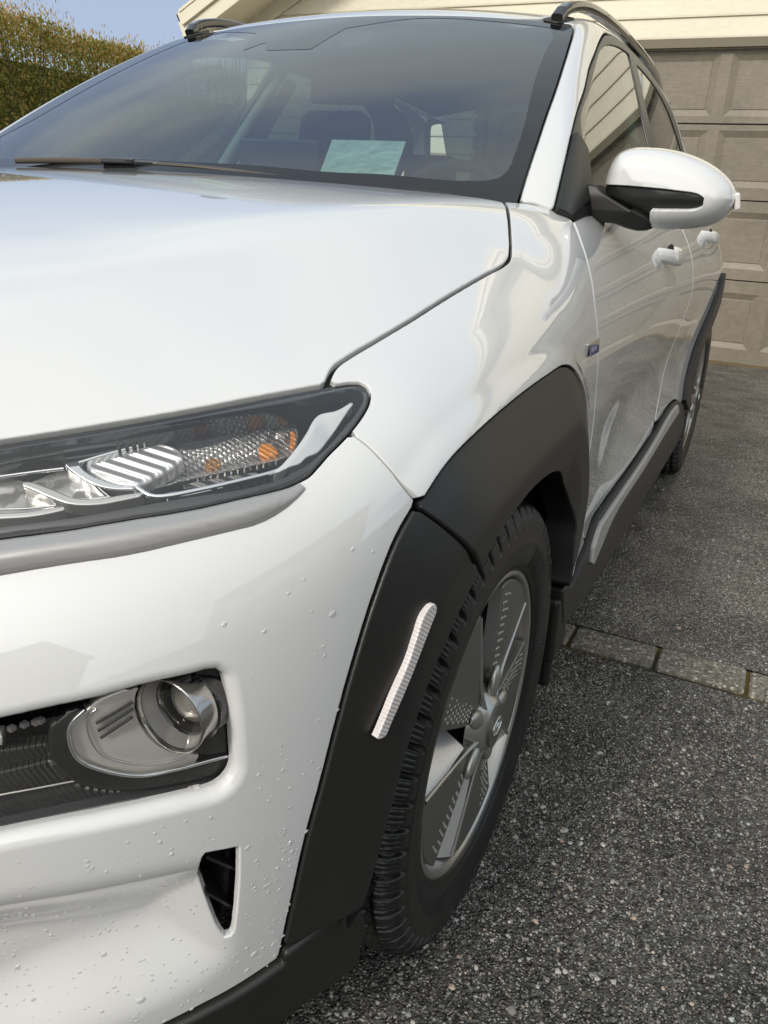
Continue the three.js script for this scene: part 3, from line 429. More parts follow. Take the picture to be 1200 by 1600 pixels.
  const x0 = -1.255, x1 = 3.855, dz = FZ - 0.03, bev = 0.04, dep = 0.016;
  const frameMs = [];
  secs.forEach(([y0, y1, p0, p1]) => {
    const sh = new THREE.Shape([new THREE.Vector2(x0, y0), new THREE.Vector2(x1, y0), new THREE.Vector2(x1, y1), new THREE.Vector2(x0, y1)]), cells = [];
    for (let k = -3; k < 7; k++) { const a = 0.472 + 0.557 * k, b = a + 0.472; if (a < x0 + 0.05 || b > x1 - 0.05) continue; sh.holes.push(new THREE.Path([new THREE.Vector2(a, p0), new THREE.Vector2(a, p1), new THREE.Vector2(b, p1), new THREE.Vector2(b, p0)])); cells.push([a, b]); }
    const fg = new THREE.ExtrudeGeometry(sh, { depth: 0.02, bevelEnabled: true, bevelSize: 0.0025, bevelThickness: 0.0025, bevelSegments: 1, bevelOffset: -0.0025 }).translate(0, 0, dz - 0.02);
    { const u = fg.attributes.uv, p = fg.attributes.position; for (let i = 0; i < p.count; i++) u.setXY(i, p.getX(i) * 0.9, p.getY(i) * 0.9); }
    part('door_section', fg, paint, door);
    for (const [a, b] of cells) {
      const v = [], quad = (A, B, C, D) => v.push(...A, ...B, ...C, ...A, ...C, ...D), Z = dz, z2 = dz - dep, A = [a, p0, Z], B = [b, p0, Z], C = [b, p1, Z], D = [a, p1, Z], a2 = [a + bev, p0 + bev, z2], b2 = [b - bev, p0 + bev, z2], c2 = [b - bev, p1 - bev, z2], d2 = [a + bev, p1 - bev, z2], i = 0.006, a3 = [a + bev + i, p0 + bev + i, z2 + 0.004], b3 = [b - bev - i, p0 + bev + i, z2 + 0.004], c3 = [b - bev - i, p1 - bev - i, z2 + 0.004], d3 = [a + bev + i, p1 - bev - i, z2 + 0.004];
      quad(A, B, b2, a2); quad(B, C, c2, b2); quad(C, D, d2, c2); quad(D, A, a2, d2); quad(a2, b2, b3, a3); quad(b2, c2, c3, b3); quad(c2, d2, d3, c3); quad(d2, a2, a3, d3); quad(a3, b3, c3, d3);
      const pg = new THREE.BufferGeometry(); pg.setAttribute('position', new THREE.Float32BufferAttribute(v, 3)); const uv = []; for (let k = 0; k < v.length; k += 3) uv.push(v[k] * 0.9, v[k + 1] * 0.9); pg.setAttribute('uv', new THREE.Float32BufferAttribute(uv, 2)); pg.computeVertexNormals();
      part('door_panel', pg, paint, door);
    }
  });
  part('door_seal', box(5.1, 0.03, 0.03, 1.3, 0.004, FZ - 0.03), M({ rgb: [0.16, 0.12, 0.06], roughness: 0.9 }), door);
  part('door_backing', box(5.2, 2.2, 0.02, 1.3, 1.1, FZ - 0.09), dark, door);
  shade(g);
}
{ // clipped hedge along the left side of the drive
  const g = thing('hedge', 'clipped evergreen hedge with browned tips along the left boundary', 'hedge');
  const r = rng(41), leafG = new THREE.BufferGeometry();
  leafG.setAttribute('position', new THREE.Float32BufferAttribute([0, 0, 0, 0.32, 0.45, 0.08, 0, 0.5, 0.0, 0, 0, 0, 0, 0.5, 0, -0.32, 0.45, 0.08, 0, 0.5, 0, 0.32, 0.45, 0.08, 0, 1, -0.1, 0, 0.5, 0, 0, 1, -0.1, -0.32, 0.45, 0.08], 3)); leafG.computeVertexNormals();
  const mat = M({ roughness: 0.55, transmission: 0.5, thickness: 0, side: THREE.DoubleSide });
  const N = 110000, leaves = new THREE.InstancedMesh(leafG, mat, N), mm = new THREE.Matrix4(), q = new THREE.Quaternion(), e = new THREE.Euler(), c = new THREE.Color();
  for (let i = 0; i < N; i++) {
    const tuft = i < 26000, z = -2.4 - Math.pow(r(), 1.15) * 9;
    const hTop = 2.24 + 0.09 * fbm(z * 1.3, 2, 0, 3) + 0.05 * (noise3(z * 7, 5, 0) - 0.5);
    let x, y;
    if (tuft) { x = -5.05 - 0.9 * r(); y = hTop + Math.pow(r(), 2.2) * 0.16 * (0.4 + noise3(z * 9, 1, x * 9)) - 0.05; } else if (r() < 0.78) { const d = Math.pow(r(), 1.6) * 0.35; y = 0.3 + Math.pow(r(), 0.7) * (hTop - 0.3); x = -4.98 - d - 0.22 * fbm(z * 2.2, y * 2.2, 1, 3); } else { x = -5 - r() * 0.95; y = hTop - Math.pow(r(), 2) * 0.3; }
    const s = (tuft ? 0.022 : 0.025) * (0.6 + 0.8 * r());
    e.set((r() - 0.5) * (tuft ? 1.0 : 2.6), r() * 6.3, (r() - 0.5) * (tuft ? 1.0 : 2.6)); q.setFromEuler(e); mm.compose(new THREE.Vector3(x, y, z), q, new THREE.Vector3(s * (tuft ? 0.7 : 1), s * 1.35, s)); leaves.setMatrixAt(i, mm);
    const brown = tuft ? r() < 0.72 : r() < 0.10 + 0.5 * Math.max(0, fbm(z * 1.6, y * 1.6, 7, 3) - 0.5) * 2, b = 0.65 + 0.6 * r();
    if (brown) c.setRGB(0.68 * b, 0.43 * b, 0.13 * b); else c.setRGB(0.34 * b * (0.7 + 0.7 * r()), 0.33 * b, 0.045 * b);
    leaves.setColorAt(i, c);
  }
  leaves.name = 'foliage'; leaves.userData = { kind: 'stuff' }; leaves.castShadow = leaves.receiveShadow = true; g.add(leaves);
  const tw = [], dk = M({ rgb: [0.12, 0.09, 0.055], roughness: 0.95 });
  for (let i = 0; i < 260; i++) { const z = -2.3 - r() * 9, x = -5.45 + (r() - 0.5) * 0.5; tw.push(new THREE.CylinderGeometry(0.004, 0.014, 2.2, 5, 1).applyMatrix4(new THREE.Matrix4().makeRotationFromEuler(new THREE.Euler((r() - 0.5) * 0.3, 0, (r() - 0.5) * 0.3)).setPosition(x, 1.1, z))); }
  part('stems', tw, dk, g).userData.kind = 'stuff';
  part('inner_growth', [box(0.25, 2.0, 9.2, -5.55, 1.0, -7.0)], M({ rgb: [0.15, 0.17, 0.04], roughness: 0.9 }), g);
  // taller bush beyond, only its thin top shoots rise into view
  const b = thing('shrub', 'thin bare shoots of a taller shrub rising beside the garage gable', 'shrub', [-4.75, 0, -7.2]);
  const sh = [], lf = [];
  for (let i = 0; i < 16; i++) { const x = (r() - 0.5) * 0.7, z = (r() - 0.5) * 0.5, hh = 2.62 + 0.24 * r(); sh.push(tube([[x * 0.3, 0, z * 0.3], [x * 0.7, hh * 0.5, z * 0.7], [x, hh, z]], 0.006, 8, 5)); for (let k = 0; k < 14; k++) { const t = 0.93 + 0.07 * k / 13; lf.push(leafG.clone().scale(0.016, 0.04, 0.016).applyMatrix4(new THREE.Matrix4().makeRotationFromEuler(new THREE.Euler((r() - 0.5) * 1.4, r() * 6.3, (r() - 0.5) * 1.4)).setPosition(x * (0.4 + 0.6 * t), hh * t, z * (0.4 + 0.6 * t)))); } }
  part('stem', sh, dk, b); part('foliage', lf, M({ rgb: [0.05, 0.05, 0.02], roughness: 0.7, side: THREE.DoubleSide }), b).userData.kind = 'stuff';
}
{ // house across the drive on the right, which the paint and glass mirror
  const g = thing('neighbour_house', 'cream weatherboarded house facing the car from the right, outside the picture', 'house', [17, 0, 2.0]);
  const wall = M({ rgb: [0.72, 0.64, 0.47], roughness: 0.65 }), white = M({ rgb: [0.78, 0.76, 0.7], roughness: 0.5 }), dk = M({ rgb: [0.03, 0.035, 0.04], roughness: 0.15 }), roof = M({ rgb: [0.07, 0.06, 0.055], roughness: 0.8 });
  const bd = []; for (let k = 0; k < 34; k++) bd.push(box(0.03, 0.14, 11, -3.0, 0.6 + k * 0.15, 0, 0, 0, 0.12));
  part('siding', bd, wall, g).userData.kind = 'stuff'; part('wall', [box(6, 5.6, 11, 0.02, 2.8, 0)], wall, g); part('plinth', box(6.06, 0.5, 11.06, 0, 0.25, 0), M({ rgb: [0.25, 0.24, 0.22], roughness: 0.9 }), g);
  part('roof', [box(4.3, 0.15, 12, -1.75, 6.5, 0, 0, 0, 0.5), box(4.3, 0.15, 12, 1.75, 6.5, 0, 0, 0, -0.5)], roof, g);
  for (const y of [1.7, 4.2]) for (const z of [-3.8, -0.6, 2.8]) { const w = part('window', [box(0.06, 1.3, 0.08, -3.04, y, z - 0.6), box(0.06, 1.3, 0.08, -3.04, y, z + 0.6), box(0.06, 0.08, 1.28, -3.04, y + 0.66, z), box(0.06, 0.08, 1.28, -3.04, y - 0.66, z)], white, g); part('pane', box(0.02, 1.26, 1.14, -3.03, y, z), dk, w); }
  part('balcony', [box(1.4, 0.12, 4.2, -3.7, 2.75, 1), ...Array.from({ length: 22 }, (_, i) => box(0.04, 0.9, 0.04, -4.38, 3.25, -1.05 + i * 0.2)), box(0.06, 0.06, 4.3, -4.38, 3.72, 1), box(0.1, 2.7, 0.1, -4.35, 1.35, -1), box(0.1, 2.7, 0.1, -4.35, 1.35, 3)], white, g);
  shade(g);
}
{ // across the road behind the photographer: what the bumper and the bonnet mirror near the horizon
  const house = (name, label, x, z, w, d, h, rgb, turn) => {
    const g = thing(name, label, 'house', [x, 0, z], turn), wall = M({ rgb, roughness: 0.7 }), dk = M({ rgb: [0.03, 0.035, 0.04], roughness: 0.12 }), white = M({ rgb: [0.75, 0.74, 0.7], roughness: 0.6 });
    part('wall', box(w, h, d, 0, h / 2, 0), wall, g); const s = new THREE.Shape([[-w / 2, 0], [w / 2, 0], [0, w * 0.34]].map(p => new THREE.Vector2(...p))); part('gable', new THREE.ExtrudeGeometry(s, { depth: d, bevelEnabled: false }).translate(0, h, -d / 2), wall, g);
    const L2 = Math.hypot(w / 2, w * 0.34) + 0.5, an = Math.atan2(w * 0.34, w / 2); part('roof', [1, -1].map(k => box(L2, 0.16, d + 0.9, k * (w / 4 + 0.1), h + w * 0.17 + 0.02, 0, 0, 0, -k * an)), M({ rgb: [0.05, 0.04, 0.035], roughness: 0.8 }), g);
    for (const yy of [1.5, 4.1]) if (yy < h - 0.8) for (let k = -1; k <= 1; k++) { const q = part('window', [box(1.3, 1.35, 0.06, k * w * 0.29, yy, -d / 2 - 0.02)], white, g); part('pane', box(1.14, 1.18, 0.04, k * w * 0.29, yy, -d / 2 - 0.05), dk, q); }
    return shade(g);
  };
  house('white_house', 'white two-storey house across the road behind the photographer', -9, 19, 11, 8, 5.2, [0.70, 0.68, 0.62], 0.1);
  house('brown_house', 'brown timber house across the road behind the photographer', 6, 21, 12, 8, 4.6, [0.14, 0.085, 0.05], -0.15);
}
// ---------------------------------------------------------------- the car
const car = thing('crossover_car', 'white compact crossover with black wheel arch cladding parked on the wet driveway', 'car');
const T = {};
{
  T.paint = M({ rgb: [0.75, 0.75, 0.74], roughness: 0.035, clearcoat: 1, clearcoatRoughness: 0.012, specularIntensity: 1 });
  const grain = dataTex(256, 256, (u, v) => tileNoise(u, v, 64, 15, 2), false, [16, 16]);
  T.plastic = M({ rgb: [0.016, 0.0155, 0.015], roughness: 0.40, bumpMap: grain, bumpScale: 0.0001 });
  T.plastic2 = M({ rgb: [0.014, 0.014, 0.0135], roughness: 0.45 });
  T.gloss = M({ rgb: [0.012, 0.012, 0.013], roughness: 0.12, clearcoat: 1, clearcoatRoughness: 0.03 });
  T.black = M({ rgb: [0.006, 0.006, 0.006], roughness: 0.85 });
  T.rubber = M({ rgb: [0.018, 0.018, 0.018], roughness: 0.55 });
  T.silver = M({ rgb: [0.42, 0.41, 0.40], roughness: 0.42, metalness: 0.35 });
  T.chrome = M({ rgb: [0.86, 0.86, 0.86], roughness: 0.07, metalness: 1 });
  T.satin = M({ rgb: [0.66, 0.64, 0.61], roughness: 0.3, metalness: 0.85 });
  T.trim = M({ rgb: [0.10, 0.10, 0.10], roughness: 0.8 });
  T.trimLight = M({ rgb: [0.55, 0.58, 0.54], roughness: 0.8 });
  T.cloth = M({ rgb: [0.018, 0.018, 0.02], roughness: 0.9 });
  T.dash = M({ rgb: [0.025, 0.026, 0.028], roughness: 0.7 });
  T.glass = M({ rgb: [0.46, 0.58, 0.56], roughness: 0, transmission: 1, thickness: 0, ior: 2.4 });
  T.privacy = M({ rgb: [0.10, 0.12, 0.11], roughness: 0, transmission: 1, thickness: 0, ior: 1.9 });
  T.glassSide = M({ rgb: [0.36, 0.45, 0.40], roughness: 0, transmission: 1, thickness: 0, ior: 2.0 });
  T.clear = M({ rgb: [0.98, 0.98, 0.98], roughness: 0, transmission: 1, thickness: 0, ior: 1.75 });
  T.lampGrey = M({ rgb: [0.075, 0.082, 0.098], roughness: 0.14, clearcoat: 1, clearcoatRoughness: 0.03 });
  T.frit = M({ rgb: [0.012, 0.012, 0.013], roughness: 0.03, ior: 1.52 });
  T.amber = M({ rgb: [0.95, 0.33, 0.015], roughness: 0.22, clearcoat: 1, bumpMap: dataTex(64, 64, (u, v) => tileNoise(u, v, 8, 19, 2), false, [22, 22]), bumpScale: 0.002 });
  T.alloy = M({ rgb: [0.46, 0.45, 0.43], roughness: 0.28, metalness: 0.8 });
  T.flank = M({ rgb: [0.70, 0.70, 0.71], roughness: 0.3, metalness: 0.55 });
  T.alloyDark = M({ rgb: [0.20, 0.195, 0.18], roughness: 0.36, metalness: 0.65, bumpMap: grain, bumpScale: 0.0002 });
  const ribs = (n) => dataTex(256, 8, u => 0.5 + 0.5 * Math.sin(u * n * 2 * Math.PI));
  T.ribLens = M({ rgb: [0.80, 0.80, 0.78], roughness: 0.2, metalness: 0.45, bumpMap: ribs(32), bumpScale: 0.004 }); T.ribLens.bumpMap.repeat.set(3.4, 3.4); T.ribLens.bumpMap.rotation = 1.15;
  T.ripple = M({ rgb: [0.97, 0.97, 0.97], roughness: 0, transmission: 1, thickness: 0, ior: 1.6, bumpMap: ribs(30), bumpScale: 0.004 }); T.ripple.bumpMap.repeat.set(7, 7); T.ripple.bumpMap.rotation = 0.9;
  T.facet2 = M({ rgb: [0.45, 0.44, 0.42], roughness: 0.2, metalness: 0.7, clearcoat: 1, bumpMap: dataTex(128, 128, (u, v) => tileNoise(u, v, 12, 66, 1), false, [9, 9]), bumpScale: 0.003 });
  T.facet = M({ rgb: [0.78, 0.77, 0.74], roughness: 0.18, metalness: 0.7, bumpMap: dataTex(128, 128, (u, v) => { const a = Math.abs((u * 16) % 1 - 0.5), b = Math.abs((v * 16 + Math.floor(u * 16) * 0.5) % 1 - 0.5); return 1 - (a * a + b * b) * 2; }, false, [15, 15]), bumpScale: 0.0018 });
  T.ribPlate = M({ rgb: [0.035, 0.034, 0.032], roughness: 0.3, bumpMap: ribs(26), bumpScale: 0.0022, clearcoat: 0.4 }); T.ribPlate.bumpMap.repeat.set(9, 9); T.ribPlate.bumpMap.rotation = 0.5;
  T.marker = M({ rgb: [0.86, 0.80, 0.78], roughness: 0.2, clearcoat: 1, bumpMap: ribs(32), bumpScale: 0.0009 }); T.marker.bumpMap.repeat.set(8, 8); T.marker.bumpMap.rotation = 1.075;
}
const sub = (name, parent, label) => { const o = new THREE.Group(); o.name = name; if (label) o.userData.label = label; parent.add(o); return o; };
const P3 = (F, pts, o = {}) => panel([rim2(pts, o.corner)].concat((o.holes || []).map(h => rim2(h, o.corner))), o.surf || onF(F, o.depth || 0), o);
function both(name, geo, mat, label, labelR) { if (Array.isArray(geo)) geo = merged(geo); const a = part(name, geo, mat, car, label); part(name, mirrored(geo), mat, car, labelR); return a; }
const edge = (zs, fx, y) => zs.map(z => [fx(z), typeof y === 'function' ? y(z) : y, z]);
const bodyPt = (y, z) => { let lo = 0, hi = 1.2; for (let i = 0; i < 40; i++) { const m = (lo + hi) / 2; if (bodyF(m, y, z) > 0) hi = m; else lo = m; } return [lo, y, z]; };
const cabPt = (y, z) => { let lo = 0, hi = 1.2; for (let i = 0; i < 40; i++) { const m = (lo + hi) / 2; if (cabinF(m, y, z) > 0) hi = m; else lo = m; } return [lo, y, z]; };
const nosePt = (x, y) => { let lo = 0, hi = 1.2; for (let i = 0; i < 40; i++) { const m = (lo + hi) / 2; if (bodyF(x, y, m) > 0) hi = m; else lo = m; } return [x, y, lo]; };
const hoodPt = (x, z) => { let lo = 0, hi = 1.5; for (let i = 0; i < 40; i++) { const m = (lo + hi) / 2; if (bodyF(x, m, z) > 0) hi = m; else lo = m; } return [x, lo, z]; };
const mir = l => l.map(p => [-p[0], p[1], p[2]]);

// ---- bonnet
const hoodBack = []; for (let x = 0.62; x > 0.001; x -= 0.124) hoodBack.push(hoodPt(x, -0.305 - 0.165 * x * x)); hoodBack.push(hoodPt(0, -0.305));
const lampInEnd = L.lampTop[0], noseTop = [[0.44, 0.52], [0.34, 0.54], [0.22, 0.556], [0.1, 0.566], [0, 0.568]].map(([x, dz]) => nosePt(x, 0.80 - 0.012 * (1 - x / 0.5)));
const hoodHalf = join(L.hoodSeam, hoodBack), hoodFront = join(rev(noseTop), L.lampTop);
const hoodLoop = join(hoodFront, L.hoodSeam, hoodBack, rev(mir(hoodBack)), rev(mir(L.hoodSeam)), rev(mir(hoodFront)));
part('bonnet', P3(bodyF, hoodLoop, { step: 0.0075, gap: 0.0085, round: 0.002, flange: 0.008 }), T.paint, car);
both('seam_seal', [tube(L.hoodSeam.map(p => { const n = gradOf(bodyF, ...p); return p.map((v, k) => v - n[k] * 0.013); }), 0.007, 60, 8), tube(L.noseSeam.map(p => { const n = gradOf(bodyF, ...p); return p.map((v, k) => v - n[k] * 0.012); }), 0.006, 30, 8), tube(L.doorSeam.map(p => { const n = gradOf(bodyF, ...p); return p.map((v, k) => v - n[k] * 0.012); }), 0.006, 40, 8), tube([...L.lampTop, ...L.lampTip.slice(1)].map(p => { const n = gradOf(bodyF, ...p); return p.map((v, k) => v - n[k] * 0.012); }), 0.006, 60, 8)], T.black);
// ---- front wing
const archF2 = line2(L.archFender), archD = segDist(archF2, false);
const fenderTop = [[.7005, 1.0345, -.3960], [.715, 1.036, -.4165], [.735, 1.034, -.436], [.756, 1.028, -.452], [.772, 1.021, -.465]].map(p => hoodPt(p[0], p[2]));
const wing = P3(bodyF, join(L.lampTip, L.noseSeam, L.archFender, L.sillLine.slice(0, 2), rev(L.doorSeam), rev(fenderTop), rev(L.hoodSeam)), { step: 0.0055, gap: 0.0016, round: 0.0016, flange: 0.008, off: (a, b) => 0.007 * (1 - sstep(0, 0.032, archD(a, b))) });
both('front_wing', wing, T.paint);
// ---- front bumper
const scoopD = signedIn(rim2(L.scoop)), fogLoop = L.fogHole, noseEnd = [nosePt(0, 0.79), nosePt(0, 0.6), nosePt(0, 0.4), nosePt(0, 0.2)];
const noseMid = [nosePt(0.4, 0.13), nosePt(0.2, 0.115), nosePt(0, 0.11)];
const bumper = P3(bodyF, join(L.lampLow, [nosePt(0.45, 0.757), nosePt(0.35, 0.757), nosePt(0.25, 0.757), nosePt(0.12, 0.757)], Array.from({ length: 14 }, (_, i) => nosePt(0, 0.757 - i * 0.0475)), rev(noseMid), rev(L.noseLow), rev(L.archNose), rev(L.noseSeam)),
  { step: 0.0055, gap: 0.0016, holes: [L.fogHole, L.ventHole], rounds: [0.0016, 0.011, 0.002], flange: 0.006,
    off: (a, b, d) => -0.038 * sstep(0.0, 0.085, scoopD(a, b)) });
both('front_bumper', bumper, T.paint);
both('grille_bar', P3(bodyF, join(rev(noseTop.map(p => nosePt(p[0], 0.83))), [L.lampTop[0]], [L.lampLow[L.lampLow.length - 1]], [0.5, 0.4, 0.3, 0.2, 0.1, 0].map(x => nosePt(x, 0.735))), { step: 0.008, gap: -0.02, round: 0, flange: 0, off: () => -0.016 }), T.gloss);
// ---- silver strip under the lamp
const trimD = segDist(line2(L.trimLow), false), trimU = segDist(line2(L.trimTop), false);
both('lamp_trim', P3(bodyF, join(rev(L.trimLow), rev(L.trimTop)), { step: 0.0035, gap: 0.001, round: 0.004, flange: 0.02, off: (a, b) => 0.002 + 0.008 * sstep(0, 0.012, trimD(a, b)) * sstep(0, 0.018, trimU(a, b)) }), T.silver);
// ---- cladding round the front wheel: nose piece and wing piece, with a crease
const clad = (outer, lift, crease, drop) => { const dd = segDist(line2(outer), false); return (a, b, y = 1) => { const d = dd(a, b); return 0.003 + (lift - 0.003) * clamp(d / crease, 0, 1.6) - (lift / crease + drop * sstep(0.635, 0.70, y)) * softplus(d - crease, 0.0025); }; };
const cladWing = clad(L.archFender, 0.026, 0.072, 0.10), cladNose = clad(L.archNose, 0.020, 0.068, 0.12);
const archWing = P3(bodyF, join(L.archFender, [L.archInF[L.archInF.length - 1]], rev(L.archInF), rev(L.archMid)), { step: 0.005, gap: 0.002, round: 0.0025, flange: 0.05, off: (a, b, d, P) => cladWing(a, b, P[1]) });
both('arch_cladding', archWing, T.plastic);
const archNose = P3(bodyF, join(L.archNose, rev(L.skirtTop), rev(L.archInB), rev(L.archMid)), { step: 0.005, gap: 0.002, round: 0.0025, flange: 0.05, off: (a, b, d, P) => cladNose(a, b, P[1]) });
both('arch_cladding', archNose, T.plastic);
const skirtIn = [[.3, .10, .62], [.3, .0, .6]];
const skirt = P3(bodyF, join(L.skirtTop, L.noseLow, [nosePt(0.3, 0.11), nosePt(0.15, 0.108), nosePt(0, 0.107), nosePt(0, 0.06), nosePt(0, 0.02)], rev(L.skirtEnd.slice(0, 10))), { step: 0.006, gap: 0.003, round: 0.006, flange: 0.05, off: () => 0.009, corner: 60 });
both('lower_skirt', skirt, T.plastic2);
both('side_marker', P3(bodyF, L.marker, { step: 0.002, gap: 0, round: 0.0012, flange: 0.006, corner: 70, depth: 0.0205 }), T.marker);
// ---- doors, sill, rear quarter
const beltY = z => 1.024 + 0.012 * sstep(-0.6, -2.2, z) * 2;
const gapR = [[1.045, -1.60], [0.95, -1.62], [0.85, -1.635], [0.74, -1.64], [0.6, -1.63], [0.52, -1.60], [0.44, -1.52]].map(p => bodyPt(...p));
const beltF = edge([-0.6, -0.8, -1.0, -1.2, -1.4], () => 0, 0).map(p => bodyPt(beltY(p[2]), p[2]));
const frontDoor = P3(bodyF, join(L.doorSeam, L.sillLine.slice(1, 6), [bodyPt(.424, -1.48)], rev(gapR), rev(beltF)), { step: 0.009, gap: 0.004, round: 0.004, holes: [] });
both('front_door', frontDoor, T.paint);
const arcR = (r, a0, a1, n) => Array.from({ length: n + 1 }, (_, i) => { const a = (a0 + (a1 - a0) * i / n) * Math.PI / 180; return bodyPt(0.327 + r * Math.sin(a), -2.6 - r * -Math.cos(a)); });
const arcO = arcR(0.50, 8, 172, 22), arcI = arcR(0.385, 2, 178, 22);
const sillR = [bodyPt(.432, -1.62), bodyPt(.44, -1.8), bodyPt(.43, -1.96), bodyPt(.40, -2.06)];
const rearTop = [bodyPt(1.075, -2.45), bodyPt(1.065, -2.2), bodyPt(1.058, -1.9), bodyPt(1.05, -1.7)];
const gapQ = [bodyPt(0.81, -2.4), bodyPt(0.92, -2.44)];
both('rear_door', P3(bodyF, join(gapR, sillR, arcO.slice(0, 13), gapQ, rearTop), { step: 0.01, gap: 0.004, round: 0.004 }), T.paint);
both('rear_quarter', P3(bodyF, join(rev(gapQ), arcO.slice(12), [bodyPt(.36, -3.18), bodyPt(.6, -3.24), bodyPt(.85, -3.22), bodyPt(1.05, -3.15), bodyPt(1.09, -2.95), bodyPt(1.083, -2.7)], [rearTop[0]]), { step: 0.014, gap: 0.004, round: 0.004 }), T.paint);
both('rear_arch_cladding', P3(bodyF, join(arcO, rev(arcI)), { step: 0.009, gap: 0.002, round: 0.004, flange: 0.05, off: (a, b, d) => 0.016 }), T.plastic);
const sillLow = edge([-0.40, -0.7, -1.2, -1.7, -2.0, -2.13], () => 0, 0).map(p => bodyPt(p[2] > -0.5 ? 0.29 : p[2] < -2 ? 0.30 : 0.262, p[2]));
both('sill_cladding', P3(bodyF, join([L.archInF[L.archInF.length - 1]], [L.archFender[L.archFender.length - 1]], L.sillLine.slice(1), sillR.slice(1), rev(sillLow)), { step: 0.008, gap: 0.003, round: 0.006, flange: 0.05, off: (a, b, d) => 0.012 }), T.plastic);
both('sill_strip', P3(bodyF, join([[.8745, .385, -.5709], ...L.sillLine.slice(1, 7).map(p => [p[0], p[1] - 0.012, p[2]]), bodyPt(.428, -1.9)], [bodyPt(.395, -1.92), bodyPt(.39, -1.6), bodyPt(.382, -1.2), bodyPt(.378, -0.8), bodyPt(.355, -0.62), bodyPt(.345, -0.57)]), { step: 0.006, gap: 0, round: 0.006, flange: 0.012, off: () => 0.021 }), T.silver);
// front mud flap, wheel housings, floor and bulkheads (dark inner body)
both('mud_flap', [rbox(0.20, 0.30, 0.03, 0.012, 0.775, 0.30, -0.40, 0.12, 0, 0), rbox(0.03, 0.14, 0.09, 0.01, 0.872, 0.31, -0.39, 0.1, 0, 0)], T.plastic2);
for (const z of [0, -2.6]) { const liner = new THREE.CylinderGeometry(0.41, 0.41, 0.34, 40, 1, true, Math.PI * 0.5 - 1.75, 3.5).rotateZ(Math.PI / 2).rotateX(0); const p = liner.attributes.position; const a = []; for (let i = 0; i < p.count; i++) a.push(0); const lg = new THREE.CylinderGeometry(0.40, 0.40, 0.32, 40, 1, true); lg.rotateZ(Math.PI / 2); const q = lg.attributes.position; for (let i = 0; i < q.count; i++) { if (q.getY(i) < -0.02) q.setY(i, -0.02); } lg.computeVertexNormals(); both('wheel_liner', [lg.translate(0.70, 0.327, z), new THREE.CircleGeometry(0.40, 40).rotateY(Math.PI / 2).translate(0.545, 0.33, z)], T.black); }
part('floor_pan', [box(1.06, 0.05, 3.7, 0, 0.24, -1.3), box(1.66, 0.05, 1.7, 0, 0.25, -1.3), box(1.5, 0.5, 0.03, 0, 0.5, -0.44), box(1.06, 0.5, 0.03, 0, 0.5, 0.47), box(0.03, 0.46, 0.9, 0.54, 0.5, 0), box(0.03, 0.46, 0.9, -0.54, 0.5, 0)], T.black, car);
both('inner_panel', P3(bodyF, join(beltF, [bodyPt(1.045, -1.7), bodyPt(1.05, -2.1), bodyPt(.85, -2.2), bodyPt(.45, -1.95), bodyPt(.40, -1.2), bodyPt(.40, -.65), bodyPt(.7, -.55)]), { step: 0.03, gap: 0, round: 0, flange: 0, off: () => -0.05 }), T.cloth);
part('tailgate', [rbox(1.2, 0.62, 0.06, 0.03, 0, 0.76, -3.34, 0.05), rbox(1.16, 0.06, 0.1, 0.02, 0, 1.08, -3.27), rbox(1.3, 0.34, 0.2, 0.06, 0, 0.45, -3.32)], T.paint, car);

// ---- cabin shell
const screenBase = [[0.64, -0.39], [0.5, -0.352], [0.34, -0.325], [0.17, -0.31], [0, -0.306]].map(([x, z]) => { let lo = 0.9, hi = 1.3; for (let i = 0; i < 40; i++) { const m = (lo + hi) / 2; if (cabinF(x, m, z) > 0) hi = m; else lo = m; } return [x, lo, z]; });
const topHalf = [...L.screenTop.slice(0, 5), [0.0, 1.4625, -1.1215]].map((p, i, a) => { let lo = 1.2, hi = 1.7; for (let k = 0; k < 40; k++) { const m = (lo + hi) / 2; if (cabinF(p[0], m, p[2]) > 0) hi = m; else lo = m; } return [p[0], lo, p[2]]; });
const scr = join(L.screenSide, topHalf, rev(mir(topHalf)), rev(mir(L.screenSide)), mir(screenBase), rev(screenBase));
const scrIn = scr.map((p, i) => p);
// black border: a ring between the outline and an inner line
const inner = join(L.screenIn, [[0, 1.079, -.345]].map(p => p), mir(rev(L.screenIn.slice(5, 12))), L.screenInL, rev(L.screenNotch), mir([]), [[.2, 1.447, -1.09], [.42, 1.435, -1.085], [.53, 1.418, -1.075]]).map(p => { let lo = 0.9, hi = 1.7; for (let k = 0; k < 40; k++) { const m = (lo + hi) / 2; if (cabinF(p[0], m, p[2]) > 0) hi = m; else lo = m; } return [p[0], lo, p[2]]; });
const screen = sub('windscreen', car);
part('screen_glass', P3(cabinF, inner, { step: 0.016, gap: -0.006, round: 0, flange: 0, depth: -0.0006 }), T.glass, screen);
part('screen_border', P3(cabinF, scr, { holes: [inner], step: 0.008, gap: 0.0015, round: 0, flange: 0.003 }), T.frit, screen);
const frameRear = [[1.488, -1.9], [1.472, -2.2], [1.425, -2.55], [1.35, -2.78], [1.25, -2.9]].map(p => cabPt(...p));
const roofZ = [-1.15, -1.35, -1.7, -2.1, -2.5, -2.85], ditch = roofZ.map((z, i) => { const x = [0.515, 0.53, 0.54, 0.54, 0.53, 0.51][i]; let lo = 1.2, hi = 1.7; for (let k = 0; k < 40; k++) { const m = (lo + hi) / 2; if (cabinF(x, m, z) > 0) hi = m; else lo = m; } return [x, lo, z]; });
const ditchIn = ditch.map(p => [p[0] - 0.028, p[1] + 0.004, p[2]]);
const roofTop = topHalf.filter(p => p[0] < 0.47), roofHalf = join(rev(roofTop), ditchIn);
